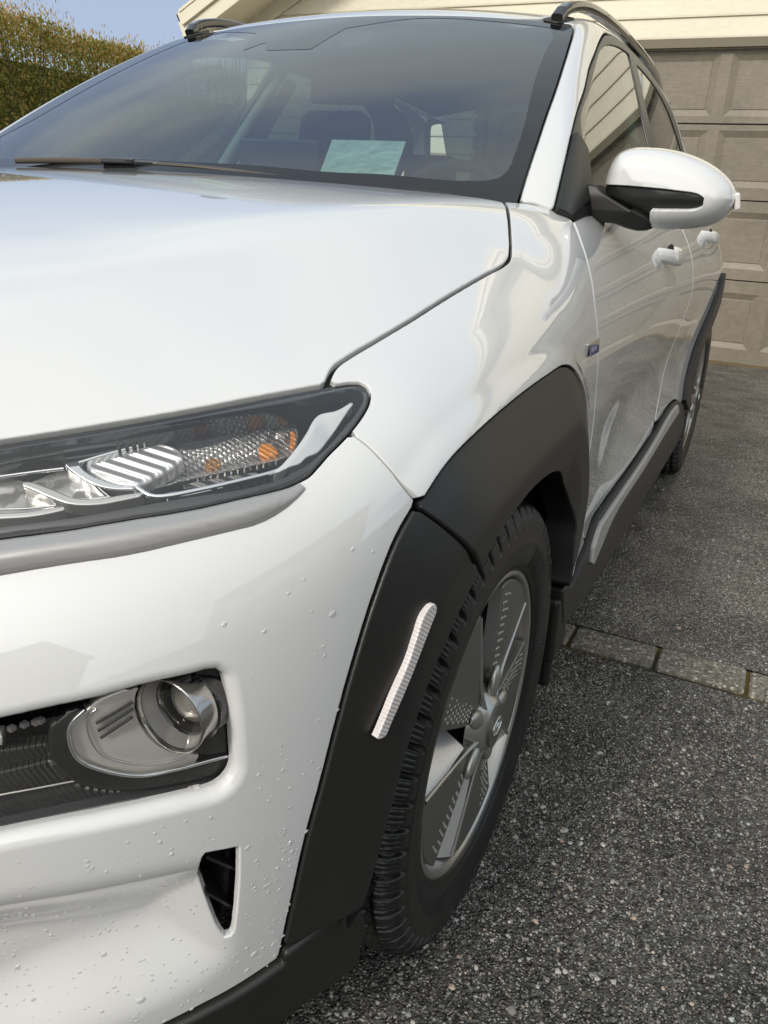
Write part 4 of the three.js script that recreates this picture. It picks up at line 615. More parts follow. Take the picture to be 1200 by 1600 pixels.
part('roof', P3(cabinF, join(rev(mir(ditchIn)), rev(mir(rev(roofTop))), rev(roofTop), ditchIn), { step: 0.014, gap: 0.004, round: 0.004 }), T.paint, car);
both('roof_ditch', P3(cabinF, join([[...topHalf[1]]], ditch, rev(ditchIn)), { step: 0.008, gap: 0, round: 0, flange: 0, depth: -0.012 }), T.gloss);
const pillarBase = [[.706, 1.036, -.412], [.724, 1.036, -.432], [.745, 1.031, -.437]];
both('pillar', P3(cabinF, join(L.screenSide, [topHalf[1]], ditch, [cabPt(1.40, -2.95), cabPt(1.2, -3.12), cabPt(1.12, -3.1), cabPt(1.18, -2.94)], rev(frameRear), rev(L.frameOut.slice(0, 8)), rev(pillarBase)), { step: 0.007, gap: 0.004, round: 0.005 }), T.paint);
const belt = [[1.018, -0.47], [1.024, -0.6]].map(p => cabPt(...p));
const glassBase = [cabPt(1.032, -0.665), cabPt(1.034, -1.0), cabPt(1.037, -1.3), cabPt(1.04, -1.50)];
const glassFront = join(L.glassF, rev(glassBase));
const glassRear = [[1.435, -1.74], [1.43, -1.95], [1.41, -2.2], [1.36, -2.42], [1.26, -2.55], [1.14, -2.62], [1.06, -2.60], [1.05, -2.1], [1.045, -1.64], [1.2, -1.665], [1.35, -1.70]].map(p => cabPt(...p));
const frameLoop = join(L.frameOut.slice(0, 8), frameRear, [cabPt(1.06, -2.85), cabPt(1.03, -2.6), cabPt(1.025, -1.8), cabPt(1.02, -1.2), cabPt(1.016, -0.7), cabPt(1.014, -0.5)]);
both('window_frame', P3(cabinF, frameLoop, { holes: [glassFront, glassRear], step: 0.006, gap: 0.002, round: 0.002, flange: 0.012, depth: -0.003 }), M({ rgb: [0.03, 0.028, 0.026], roughness: 0.36 }));
both('side_window', P3(cabinF, glassFront, { step: 0.012, gap: -0.006, round: 0, flange: 0, depth: -0.006 }), T.glassSide);
both('side_window', P3(cabinF, glassRear, { step: 0.015, gap: -0.006, round: 0, flange: 0, depth: -0.006 }), T.privacy);
both('mirror_sail', P3(cabinF, [[.7215, 1.163, -.664], ...L.sail.slice(1, 7)], { step: 0.004, gap: 0.001, round: 0.003, flange: 0.01, off: () => 0.006 }), T.plastic2);
part('rear_window', (() => { const g = new THREE.PlaneGeometry(1.06, 0.46).rotateX(-0.6).rotateY(Math.PI).translate(0, 1.28, -3.06); return g; })(), T.privacy, car);
// roof rails
for (const s of [1, -1]) { const pts = [[0.531, 1.438, -1.125], [0.536, 1.460, -1.152], [0.545, 1.487, -1.25], [0.553, 1.503, -1.42], [0.556, 1.508, -1.9], [0.548, 1.487, -2.4], [0.53, 1.43, -2.75]].map(p => V([p[0] * s, p[1], p[2]]));
  const sh = new THREE.Shape(); for (let i = 0; i < 24; i++) { const a = i / 24 * 2 * Math.PI, q = t => Math.sign(t) * Math.pow(Math.abs(t), 0.55); const X = 0.0145 * q(Math.cos(a)), Y = 0.0125 * q(Math.sin(a)); i ? sh.lineTo(X, Y) : sh.moveTo(X, Y); } part('roof_rail', new THREE.ExtrudeGeometry(sh, { steps: 60, bevelEnabled: false, extrudePath: new THREE.CatmullRomCurve3(pts), curveSegments: 10 }), T.gloss, car); }
both('rail_foot', P3(cabinF, [[.50, 1.440, -1.118], [.548, 1.428, -1.105], [.556, 1.44, -1.18], [.515, 1.455, -1.2]], { step: 0.004, gap: 0, round: 0.003, flange: 0.01, off: () => 0.004 }), T.plastic2);
// ---- wipers and cowl
part('cowl', [box(1.3, 0.02, 0.12, 0, 1.02, -0.37, 0.3)], T.plastic2, car);
{ const w = M({ rgb: [0.11, 0.09, 0.065], roughness: 0.3, metalness: 0.5 }), bl = (pts, r, h) => { const sh = new THREE.Shape(); sh.absellipse(0, 0, r, h, 0, Math.PI * 2); return new THREE.ExtrudeGeometry(sh, { steps: 24, bevelEnabled: false, curveSegments: 6, extrudePath: new THREE.CatmullRomCurve3(pts.map(V)) }); };
  const a = sub('wiper', car); part('blade', bl([[-0.375, 1.066, -0.345], [-0.27, 1.069, -0.34], [-0.13, 1.071, -0.335], [-0.03, 1.0705, -0.333]], 0.006, 0.004), w, a); part('blade', bl([[0.0, 1.070, -0.335], [0.1, 1.068, -0.335], [0.22, 1.062, -0.34], [0.31, 1.056, -0.345]], 0.006, 0.004), w, a); part('holder', [rbox(0.085, 0.012, 0.022, 0.004, -0.075, 1.073, -0.332), rbox(0.05, 0.011, 0.02, 0.004, -0.01, 1.070, -0.336, 0, 0.2)], T.gloss, a);
  const b = sub('wiper', car); part('blade', bl([[0.30, 1.050, -0.35], [0.42, 1.048, -0.362], [0.6, 1.04, -0.39]], 0.006, 0.004), T.rubber, b); }
// ---- side badge
{ const cv = document.createElement('canvas'); cv.width = 256; cv.height = 64; const x = cv.getContext('2d'); const gr = x.createLinearGradient(0, 0, 256, 0); gr.addColorStop(0, '#7d7c90'); gr.addColorStop(0.4, '#4a4d86'); gr.addColorStop(1, '#20265c'); x.fillStyle = gr; x.fillRect(0, 0, 256, 64); x.fillStyle = '#c9c9d2'; x.font = 'italic bold 40px sans-serif'; x.fillText('electric', 52, 45);
  const tx = new THREE.CanvasTexture(cv); tx.colorSpace = THREE.SRGBColorSpace;
  const b = sub('side_badge', car), mk = (z0, z1, y0, y1, d) => { const A = bodyPt(y0, z0), B = bodyPt(y0 - 0.002, z1), C = bodyPt(y1 - 0.002, z1), D = bodyPt(y1, z0), g = new THREE.BufferGeometry(), q = [A, B, C, D].map(p => [p[0] + d, p[1], p[2]]); g.setAttribute('position', new THREE.Float32BufferAttribute([q[0], q[1], q[2], q[0], q[2], q[3]].flat(), 3)); g.setAttribute('uv', new THREE.Float32BufferAttribute([0, 0, 1, 0, 1, 1, 0, 0, 1, 1, 0, 1], 2)); g.computeVertexNormals(); return g; };
  const z0 = -0.312, z1 = -0.392, y0 = 0.816, y1 = 0.836, A = bodyPt(0.826, -0.352);
  part('badge_rim', rbox(0.004, 0.0215, 0.084, 0.0015, A[0] + 0.0016, 0.826, -0.352, 0, -0.0, 0), T.chrome, b); part('badge_face', mk(z0 - 0.006, z1, y0, y1, 0.0042), M({ map: tx, roughness: 0.45, specularIntensity: 0.5 }), b); }
// ---- door handles
function handle(z0, y) {                       // grip bar swept from root to root, tall section facing outboard
  const X = z => bodyPt(y, z)[0], cv = new THREE.CatmullRomCurve3([[X(z0) - 0.030, y + 0.012, z0], [X(z0) - 0.002, y + 0.010, z0 - 0.012], [X(z0 - .05) + 0.019, y + 0.004, z0 - 0.05], [X(z0 - .11) + 0.029, y, z0 - 0.11], [X(z0 - .17) + 0.024, y + 0.003, z0 - 0.17], [X(z0 - .22) + 0.002, y + 0.009, z0 - 0.222], [X(z0 - .24) - 0.030, y + 0.011, z0 - 0.238]].map(V)), S = 44, Rn = 18, pos = [], idx = [];
  for (let i = 0; i <= S; i++) { const t = i / S, p = cv.getPointAt(t), d = cv.getTangentAt(t), o = new THREE.Vector3(-d.z, 0, d.x).normalize(); if (o.x < 0) o.negate(); const hh = 0.0135 + 0.0045 * Math.exp(-(((t - 0.36) / 0.25) ** 2)), w = 0.0085; for (let k = 0; k <= Rn; k++) { const a = k / Rn * 2 * Math.PI, cx = Math.sign(Math.cos(a)) * Math.pow(Math.abs(Math.cos(a)), 0.8) * w, cy = Math.sin(a) * hh; pos.push(p.x + o.x * cx, p.y + cy, p.z + o.z * cx); } }
  for (let i = 0; i < S; i++) for (let k = 0; k < Rn; k++) { const a = i * (Rn + 1) + k, b = a + Rn + 1; idx.push(a, b, a + 1, b, b + 1, a + 1); }
  const g = new THREE.BufferGeometry(); g.setAttribute('position', new THREE.Float32BufferAttribute(pos, 3)); g.setAttribute('uv', new THREE.Float32BufferAttribute(new Float32Array(pos.length / 3 * 2), 2)); g.setIndex(idx); g.computeVertexNormals(); return g;
}
for (const [z, y] of [[-1.10, 0.932], [-2.05, 0.962]]) { const g = handle(z, y); both('door_handle', g, T.paint); const c = bodyPt(y, z - 0.12); both('handle_recess', new THREE.SphereGeometry(1, 24, 12).scale(0.004, 0.022, 0.07).translate(c[0] + 0.001, y + 0.010, z - 0.115), T.black); }

// ---- upper lamp: running light and indicator
{
  const g = sub('headlight', car, 'slim upper lamp with running light and amber indicator'), out = join(L.lampTop, L.lampTip, L.lampLow);
  part('lamp_housing', P3(bodyF, out, { step: 0.012, gap: -0.006, round: 0, flange: 0, depth: -0.062 }), T.gloss, g);
  part('lamp_bezel', P3(bodyF, out, { holes: [L.lampInner], step: 0.0014, gap: 0.0008, rounds: [0.0012, 0.0005], flange: 0.028, depth: -0.004 }), T.gloss, g);
  part('lens', P3(bodyF, out, { step: 0.008, gap: 0.004, round: 0.006, flange: 0, depth: -0.001 }), T.clear, g);
  part('lamp_shelf', P3(bodyF, join(L.lampInner.slice(0, 9), rev(L.shelfLow)), { step: 0.003, gap: 0, round: 0.001, flange: 0.01, depth: -0.034 }), T.lampGrey, g);
  const tb = (n, l, r, m = T.chrome) => part(n, tube(l, r, 30, 8), m, g);
  const fr = (n, l, m, off, o = {}) => part(n, P3(bodyF, l, { step: 0.0016, gap: 0, round: 0.0016, flange: 0.012, depth: off, ...o }), m, g);
  fr('running_light_frame', L.drlFrame, T.chrome, -0.022); fr('running_light_frame', L.frameA, T.satin, -0.024); fr('running_light_frame', L.frameB, T.satin, -0.024);
  fr('running_light_lens', L.lensA, T.facet2, -0.036, { step: 0.004, round: 0 }); fr('running_light_lens', L.lensB, T.facet2, -0.038, { step: 0.004, round: 0 });
  tb('chrome_line', L.drlLow, 0.0026); tb('chrome_line', L.lightBar2, 0.001); tb('chrome_line', L.lightBar3, 0.0018); tb('chrome_line', L.lightBar5, 0.001);
  part('ribbed_lens', P3(bodyF, L.ribLens, { step: 0.004, gap: 0, round: 0.004, flange: 0.01, depth: -0.03 }), T.ribLens, g);
  const bD = signedIn(rim2(L.turnBowl)); part('reflector', P3(bodyF, L.turnBowl, { step: 0.004, gap: 0, round: 0, flange: 0, depth: -0.044, off: (a, b) => -0.014 * sstep(0, 0.02, bD(a, b)) }), T.facet, g);
  const ball = (p, r, s = [1, 1, 1]) => new THREE.SphereGeometry(r, 16, 12).scale(...s).translate(...p[0]);
  part('indicator_reflector', P3(bodyF, L.amberA, { step: 0.0016, gap: 0, round: 0.002, flange: 0.004, depth: -0.0415 }), T.amber, g); part('indicator_reflector', P3(bodyF, L.amberB, { step: 0.0012, gap: 0, round: 0.0012, flange: 0.004, depth: -0.0415 }), T.amber, g); part('indicator_reflector', P3(bodyF, L.amberC, { step: 0.0016, gap: 0, round: 0.002, flange: 0.004, depth: -0.0425 }), M({ rgb: [0.62, 0.30, 0.10], roughness: 0.25, metalness: 0.4, bumpMap: T.facet.bumpMap, bumpScale: 0.0015 }), g); part('indicator_bulb', ball(L.amber4, 0.005, [1.4, .6, 1]), T.amber, g);
  part('bulb_socket', new THREE.SphereGeometry(0.0115, 20, 14).translate(...L.bulbRing[0]), M({ rgb: [0.30, 0.28, 0.25], roughness: 0.15, metalness: 0.8 }), g);
  const swD = segDist(line2(L.swoosh.slice(0, 10)), false);
  part('chrome_blade', P3(bodyF, L.swoosh, { step: 0.002, gap: 0, round: 0.001, flange: 0.012, depth: -0.014, off: (a, b) => -0.5 * Math.max(0, swD(a, b) - 0.004) }), M({ rgb: [0.86, 0.85, 0.82], roughness: 0.16, metalness: 0.45, clearcoat: 1 }), g);
  part('ribbed_strip', P3(bodyF, L.ribStrip, { step: 0.002, gap: 0, round: 0.0012, flange: 0.01, depth: -0.026 }), T.chrome, g);
  part('dark_slats', P3(bodyF, L.slatDark, { step: 0.002, gap: 0, round: 0.001, flange: 0.008, depth: -0.027 }), M({ rgb: [0.14, 0.135, 0.13], roughness: 0.25, metalness: 0.6, bumpMap: T.ribLens.bumpMap, bumpScale: 0.004 }), g);
  part('indicator_lens', P3(bodyF, L.turnBowl, { step: 0.004, gap: 0.001, round: 0.002, flange: 0.006, depth: -0.039 }), T.ripple, g);
}
// ---- lower lamp: projector headlight in its own recess
{
  const g = sub('headlight', car, 'lower projector headlight in a brushed silver bezel'), o = L.fogHole;
  part('lamp_housing', P3(bodyF, o, { step: 0.012, gap: -0.05, round: 0, flange: 0, off: () => -0.10 }), T.black, g);
  part('lamp_bowl', P3(bodyF, L.bowlLow, { step: 0.003, gap: 0, rounds: [0.004, 0.002], flange: 0.05, holes: [L.bezel], depth: -0.020 }), T.plastic2, g);
  const c = L.barrel[0], cd = draft([c])[0];
  const hole = Array.from({ length: 28 }, (_, i) => { const a = i / 28 * 2 * Math.PI; return [c[0] + 0.0365 * Math.cos(a), c[1] + 0.0365 * Math.sin(a), c[2]]; });
  const brushed = M({ rgb: [0.70, 0.67, 0.62], roughness: 0.38, metalness: 0.55 });
  const hD = segDist(rim2(hole)), bz = signedIn(rim2(L.bezel));
  part('bezel', P3(bodyF, L.bezel, { step: 0.004, gap: 0, rounds: [0.003, 0], flange: 0.02, holes: [hole], depth: -0.024, off: (a, b) => -0.007 * sstep(0, 0.07, bz(a, b)) }), brushed, g);
  part('chrome_line', tube(L.bezelEdge, 0.0018, 60, 8), T.chrome, g); part('chrome_line', tube(L.bezelLine, 0.0008, 50, 6), T.chrome, g);
  for (const l of [L.louver1, L.louver2, L.louver3]) part('louvre', tube(l, 0.0013, 12, 8), T.plastic2, g);
  const lathe = (pts, n = 56) => new THREE.LatheGeometry(pts.map(p => new THREE.Vector2(...p)), n).rotateX(Math.PI / 2).translate(...c);
  part('projector_barrel', lathe([[0.0325, -0.045], [0.0328, -0.0205], [0.0342, -0.02], [0.0342, -0.004], [0.0350, 0], [0.0341, 0.0018], [0.0324, 0.0008], [0.0318, -0.004]]), M({ rgb: [0.50, 0.48, 0.45], roughness: 0.14, metalness: 1 }), g);
  part('projector_sleeve', lathe([[0.0332, -0.06], [0.0332, -0.0208], [0.0355, -0.021], [0.0355, -0.06]]), T.gloss, g);
  part('projector_cone', lathe([[0.0319, -0.003], [0.0272, -0.016]]), M({ rgb: [0.45, 0.44, 0.42], roughness: 0.4, metalness: 0.6 }), g);
  part('lens_ring', lathe([[0.0274, -0.0155], [0.0256, -0.0145], [0.0225, -0.022], [0.0225, -0.05]]), T.gloss, g);
  part('projector_lens', new THREE.SphereGeometry(0.025, 40, 28).scale(1, 1, 0.72).translate(c[0], c[1], c[2] - 0.035), M({ rgb: [0.5, 0.47, 0.42], roughness: 0.04, metalness: 0.55, clearcoat: 1 }), g);
  part('ribbed_plate', P3(bodyF, L.ribPlate, { step: 0.004, gap: 0, round: 0.004, flange: 0.02, depth: -0.030 }), T.ribPlate, g);
  part('ribbed_plate', P3(bodyF, L.ribPlate2, { step: 0.004, gap: 0, round: 0.003, flange: 0.01, depth: -0.036 }), T.ribPlate, g);
  part('light_guide', P3(bodyF, L.drlBar, { step: 0.003, gap: 0, round: 0.004, flange: 0.01, depth: -0.030 }), M({ rgb: [0.72, 0.72, 0.70], roughness: 0.2, metalness: 0.4 }), g);
  part('chrome_line', tube(L.dashLine, 0.0009, 20, 6), T.satin, g); part('lower_strip', P3(bodyF, L.lowStrip, { step: 0.003, gap: 0, round: 0.002, flange: 0.01, depth: -0.018 }), M({ rgb: [0.10, 0.10, 0.105], roughness: 0.12, clearcoat: 1, metalness: 0.3 }), g); part('chrome_line', tube(L.lowEdge, 0.0012, 30, 6), T.chrome, g); part('frosted_tab', P3(bodyF, L.frost, { step: 0.002, gap: 0, round: 0.001, flange: 0.004, depth: -0.013 }), T.marker, g);
  for (const p of L.ledChips) part('led_chip', box(0.005, 0.004, 0.005, ...p), T.marker, g);
  part('lens', P3(bodyF, o, { step: 0.008, gap: 0.012, round: 0, flange: 0, depth: -0.012 }), T.clear, g);
}
// ---- air slot in the lower bumper
{
  const g = sub('air_slot', car);
  part('slot_floor', P3(bodyF, L.ventHole, { step: 0.006, gap: -0.05, round: 0, flange: 0, off: () => -0.11 }), T.black, g); part('slot_liner', P3(bodyF, L.ventHole, { step: 0.004, gap: -0.004, round: 0, flange: 0.10, off: () => -0.024, holes: [L.ventHole.map((p, i, a) => { const m = a.reduce((s, q) => s.map((v, k) => v + q[k] / a.length), [0, 0, 0]); return p.map((v, k) => v + (m[k] - v) * 0.03); })] }), T.black, g);
  for (const s of [L.slat1, L.slat2]) { const q = [], w = 0.032; const A = s.map(p => gradOf(bodyF, ...p)); for (let i = 0; i < 2; i++) { const a = s[i], b = s[i + 1], a2 = a.map((v, k) => v - A[i][k] * w - (k === 1 ? -0.004 : 0)), b2 = b.map((v, k) => v - A[i + 1][k] * w - (k === 1 ? -0.004 : 0)), d = [0, -0.004, 0], lo = p => p.map((v, k) => v + d[k]); q.push(a, b, b2, a, b2, a2, lo(a), lo(b2), lo(b), lo(a), lo(a2), lo(b2), a, lo(b), b, a, lo(a), lo(b)); } const bg = new THREE.BufferGeometry(); bg.setAttribute('position', new THREE.Float32BufferAttribute(q.flat(), 3)); bg.setAttribute('uv', new THREE.Float32BufferAttribute(new Array(q.length * 2).fill(0), 2)); bg.computeVertexNormals(); part('slat', bg, T.plastic, g); }
}
// ---- wheels
function makeWheel() {
  const w = new THREE.Group(); w.name = 'wheel';
  // tyre: profile swept round the axle (x), with cut tread and shoulder blocks
  const prof = spline([0, 0.06, 0.14, 0.22, 0.30, 0.36, 0.42, 0.47, 0.52, 0.60, 0.78, 1.0], [0.222, 0.228, 0.244, 0.264, 0.285, 0.299, 0.312, 0.3225, 0.3285, 0.3315, 0.332, 0.332]);
  const profX = spline([0, 0.06, 0.14, 0.22, 0.30, 0.36, 0.42, 0.47, 0.52, 0.60, 0.78, 1.0], [-0.018, -0.006, 0.002, 0.006, 0.007, 0.005, 0.001, -0.007, -0.018, -0.040, -0.074, -0.108]);
  const NT = 1500, NP = 66, pos = [], uv = [], idx = [], pitch = 60;
  for (let i = 0; i <= NT; i++) for (let j = 0; j <= NP; j++) {
    const th = i / NT * 2 * Math.PI, s = j / NP; let r = prof(s), x = profX(s);
    const tw = th * pitch / (2 * Math.PI) + (s - 0.42) * 1.3, f = tw - Math.floor(tw), f2 = (tw * 2 + 0.25) - Math.floor(tw * 2 + 0.25);
    let cut = 0;
    if (s > 0.335) { const edge = sstep(0.335, 0.36, s); cut += 0.008 * edge * (1 - sstep(0.08, 0.14, Math.abs(f - 0.5))) ; cut += 0.003 * sstep(0.46, 0.48, s) * (1 - sstep(0.03, 0.07, Math.abs(f2 - 0.5))); }
    { const f3 = (tw * 5) - Math.floor(tw * 5); if (s > 0.40 && s < 0.545) cut += 0.0022 * (1 - sstep(0.10, 0.22, Math.abs(f3 - 0.5))) * (1 - sstep(0.53, 0.545, s)); }
    for (const gS of [0.56, 0.80]) cut = Math.max(cut, 0.008 * (1 - sstep(0.012, 0.02, Math.abs(s - gS))));
    if (s > 0.325 && s < 0.345) cut += 0.001;
    if (s < 0.3 && s > 0.08) { cut -= 0.0008 * sstep(0.235, 0.24, s) * (1 - sstep(0.262, 0.268, s)); const blk = Math.floor(th / (2 * Math.PI) * 6); if (blk % 3 === 0 && s > 0.12 && s < 0.23) cut -= 0.0009 * (0.5 + 0.5 * Math.sign(Math.sin(th * 220))); cut += 0.0016 * (1 - sstep(0.004, 0.012, Math.abs(s - 0.09))); }
    if (s <= 0.335) x -= cut; else { const q = sstep(0.36, 0.52, s); r -= cut * q; x -= cut * (1 - q); }
    let y = r * Math.sin(th), z = -r * Math.cos(th); if (y < -0.3255) { x += 0.004 * sstep(0.6, 0.2, s) * 0; y = -0.3255; }
    pos.push(x, y, z); uv.push(th * 3, s);
  }
  for (let i = 0; i < NT; i++) for (let j = 0; j < NP; j++) { const a = i * (NP + 1) + j, b = a + NP + 1; idx.push(a, a + 1, b, b, a + 1, b + 1); }
  const outer = new THREE.BufferGeometry(); outer.setAttribute('position', new THREE.Float32BufferAttribute(pos, 3)); outer.setAttribute('uv', new THREE.Float32BufferAttribute(uv, 2)); outer.setIndex(idx); outer.computeVertexNormals();
  const mirr = mirrored(outer).translate(-0.216, 0, 0);
  part('tyre', [outer, mirr], M({ rgb: [0.009, 0.009, 0.009], roughness: 0.33 }), w);
  const lathe = (pts, n = 96) => new THREE.LatheGeometry(pts.map(p => new THREE.Vector2(...p)), n).rotateZ(-Math.PI / 2);
  part('rim', [lathe([[0.2225, -0.02], [0.2275, -0.012], [0.2265, -0.008], [0.2215, -0.006], [0.2165, -0.010], [0.2125, -0.02], [0.206, -0.05], [0.198, -0.12], [0.198, -0.2]])], T.alloy, w);
  part('brake_disc', [new THREE.CylinderGeometry(0.14, 0.14, 0.022, 48).rotateZ(Math.PI / 2).translate(-0.09, 0, 0), new THREE.CylinderGeometry(0.19, 0.19, 0.01, 48).rotateZ(Math.PI / 2).translate(-0.125, 0, 0)], T.black, w);
  const face = (a, b) => { const r2 = a * a + b * b; return { P: [-0.006 - 0.10 * r2 * 1.2 * 0.6, b, -a], n: [1, 0, 0], t: 0 }; };
  const rad = Math.PI / 180, pol = (r, t) => [r * Math.cos(t * rad), r * Math.sin(t * rad)];
  const dim = [];
  for (let k = 0; k < 5; k++) {
    const o = 72 * k, loop = smoothLoop([pol(0.05, o + 118), pol(0.085, o + 111), pol(0.15, o + 107), pol(0.209, o + 105), pol(0.213, o + 116), pol(0.213, o + 128), pol(0.213, o + 140), pol(0.2105, o + 152), pol(0.15, o + 152.5), pol(0.10, o + 153), pol(0.072, o + 151), pol(0.055, o + 138)], true, 40, 4);
    part('aero_blade', panel([loop], face, { step: 0.004, gap: 0, round: 0.003, flange: 0.016 }), T.alloyDark, w);
    // scooped flank that falls away from the blade edge into the opening
    const q = (r, t, x) => [x, ...[r * Math.sin(t * rad), -r * Math.cos(t * rad)]], fl = [], N = 8;
    for (let i = 0; i < N; i++) { const t0 = o + 107 - 18 * i / N, t1 = o + 107 - 18 * (i + 1) / N, dx = t => -0.008 - 0.042 * Math.pow((o + 107 - t) / 18, 1.2), A = q(0.075, t0, dx(t0)), B = q(0.209, t0, dx(t0) - 0.002), C = q(0.209, t1, dx(t1) - 0.002), D = q(0.075, t1, dx(t1)); fl.push(...A, ...C, ...B, ...A, ...D, ...C); }
    const fg = new THREE.BufferGeometry(); fg.setAttribute('position', new THREE.Float32BufferAttribute(fl, 3)); fg.setAttribute('uv', new THREE.Float32BufferAttribute(new Float32Array(fl.length / 3 * 2), 2)); const fm = mergeVertices(fg, 1e-5); fm.computeVertexNormals();
    part('spoke_flank', fm, T.flank, w);
    part('spoke_ridge', new THREE.TubeGeometry(new THREE.CatmullRomCurve3([q(0.03, o + 124, 0.002), q(0.07, o + 114, -0.005), q(0.14, o + 108, -0.0085), q(0.207, o + 106, -0.0105)].map(V)), 16, 0.0036, 8), T.alloy, w);
    // bolt petal
    part('hub_petal', new THREE.SphereGeometry(1, 18, 12).scale(0.008, 0.014, 0.028).rotateX((o + 145) * rad).translate(-0.002, 0.060 * Math.sin((o + 145) * rad), -0.060 * Math.cos((o + 145) * rad)), T.alloy, w);
    for (let i = 0; i < 10; i++) for (let j = 0; j < 4; j++) { const r = 0.088 + i * 0.0115, sp = 2.5 + 3.4 * j, t = o + 151 - sp * (0.5 + 0.5 * 0.11 / r) - (i % 2) * 1.5; if (j > 2 && i % 3 === 2) continue; const p = face(...pol(r, t)).P; dim.push(new THREE.SphereGeometry(0.0021 + 0.0002 * (3 - j), 8, 5).scale(0.28, 1, 1.2).translate(...[p[0] + 0.0003, p[1], p[2]])); }
  }
  const dm = part('blade_studs', dim, T.satin, w); dm.userData.kind = 'stuff';
  part('hub', [new THREE.LatheGeometry([[0, 0.012], [0.029, 0.012], [0.037, 0.008], [0.045, 0.0], [0.056, -0.016]].map(p => new THREE.Vector2(...p)), 48).rotateZ(-Math.PI / 2)], T.alloy, w);
  const cap = part('hub_cap', new THREE.CylinderGeometry(0.032, 0.033, 0.005, 40).rotateZ(Math.PI / 2).translate(0.0125, 0, 0), T.alloyDark, w);
  const ell = Array.from({ length: 28 }, (_, i) => { const a = i / 28 * 2 * Math.PI; return [0.0155, 0.0125 * Math.sin(a), -0.0195 * Math.cos(a)]; }), lg = [tube(ell, 0.0011, 56, 6, true)];
  lg.push(tube([[0.0155, -0.0095, 0.0105], [0.0155, 0, 0.0075], [0.0155, 0.0095, 0.0035]], 0.0013, 8, 6), tube([[0.0155, -0.0095, -0.0035], [0.0155, 0, -0.0075], [0.0155, 0.0095, -0.0105]], 0.0013, 8, 6), tube([[0.0155, -0.001, 0.0075], [0.0155, 0.001, 0], [0.0155, 0.001, -0.0075]], 0.0011, 8, 6));
  part('emblem', lg, T.chrome, w);
  return w;
}
const wheel0 = makeWheel();
for (const [x, z, t, rot] of [[0.875, 0, 0, 0], [0.875, -2.6, 0, 0.5], [-0.875, 0, Math.PI, 0], [-0.875, -2.6, Math.PI, 0.3]]) { const w = x === 0.875 && z === 0 ? wheel0 : wheel0.clone(); w.position.set(x, 0.327, z); w.rotation.y = t; car.add(w); }
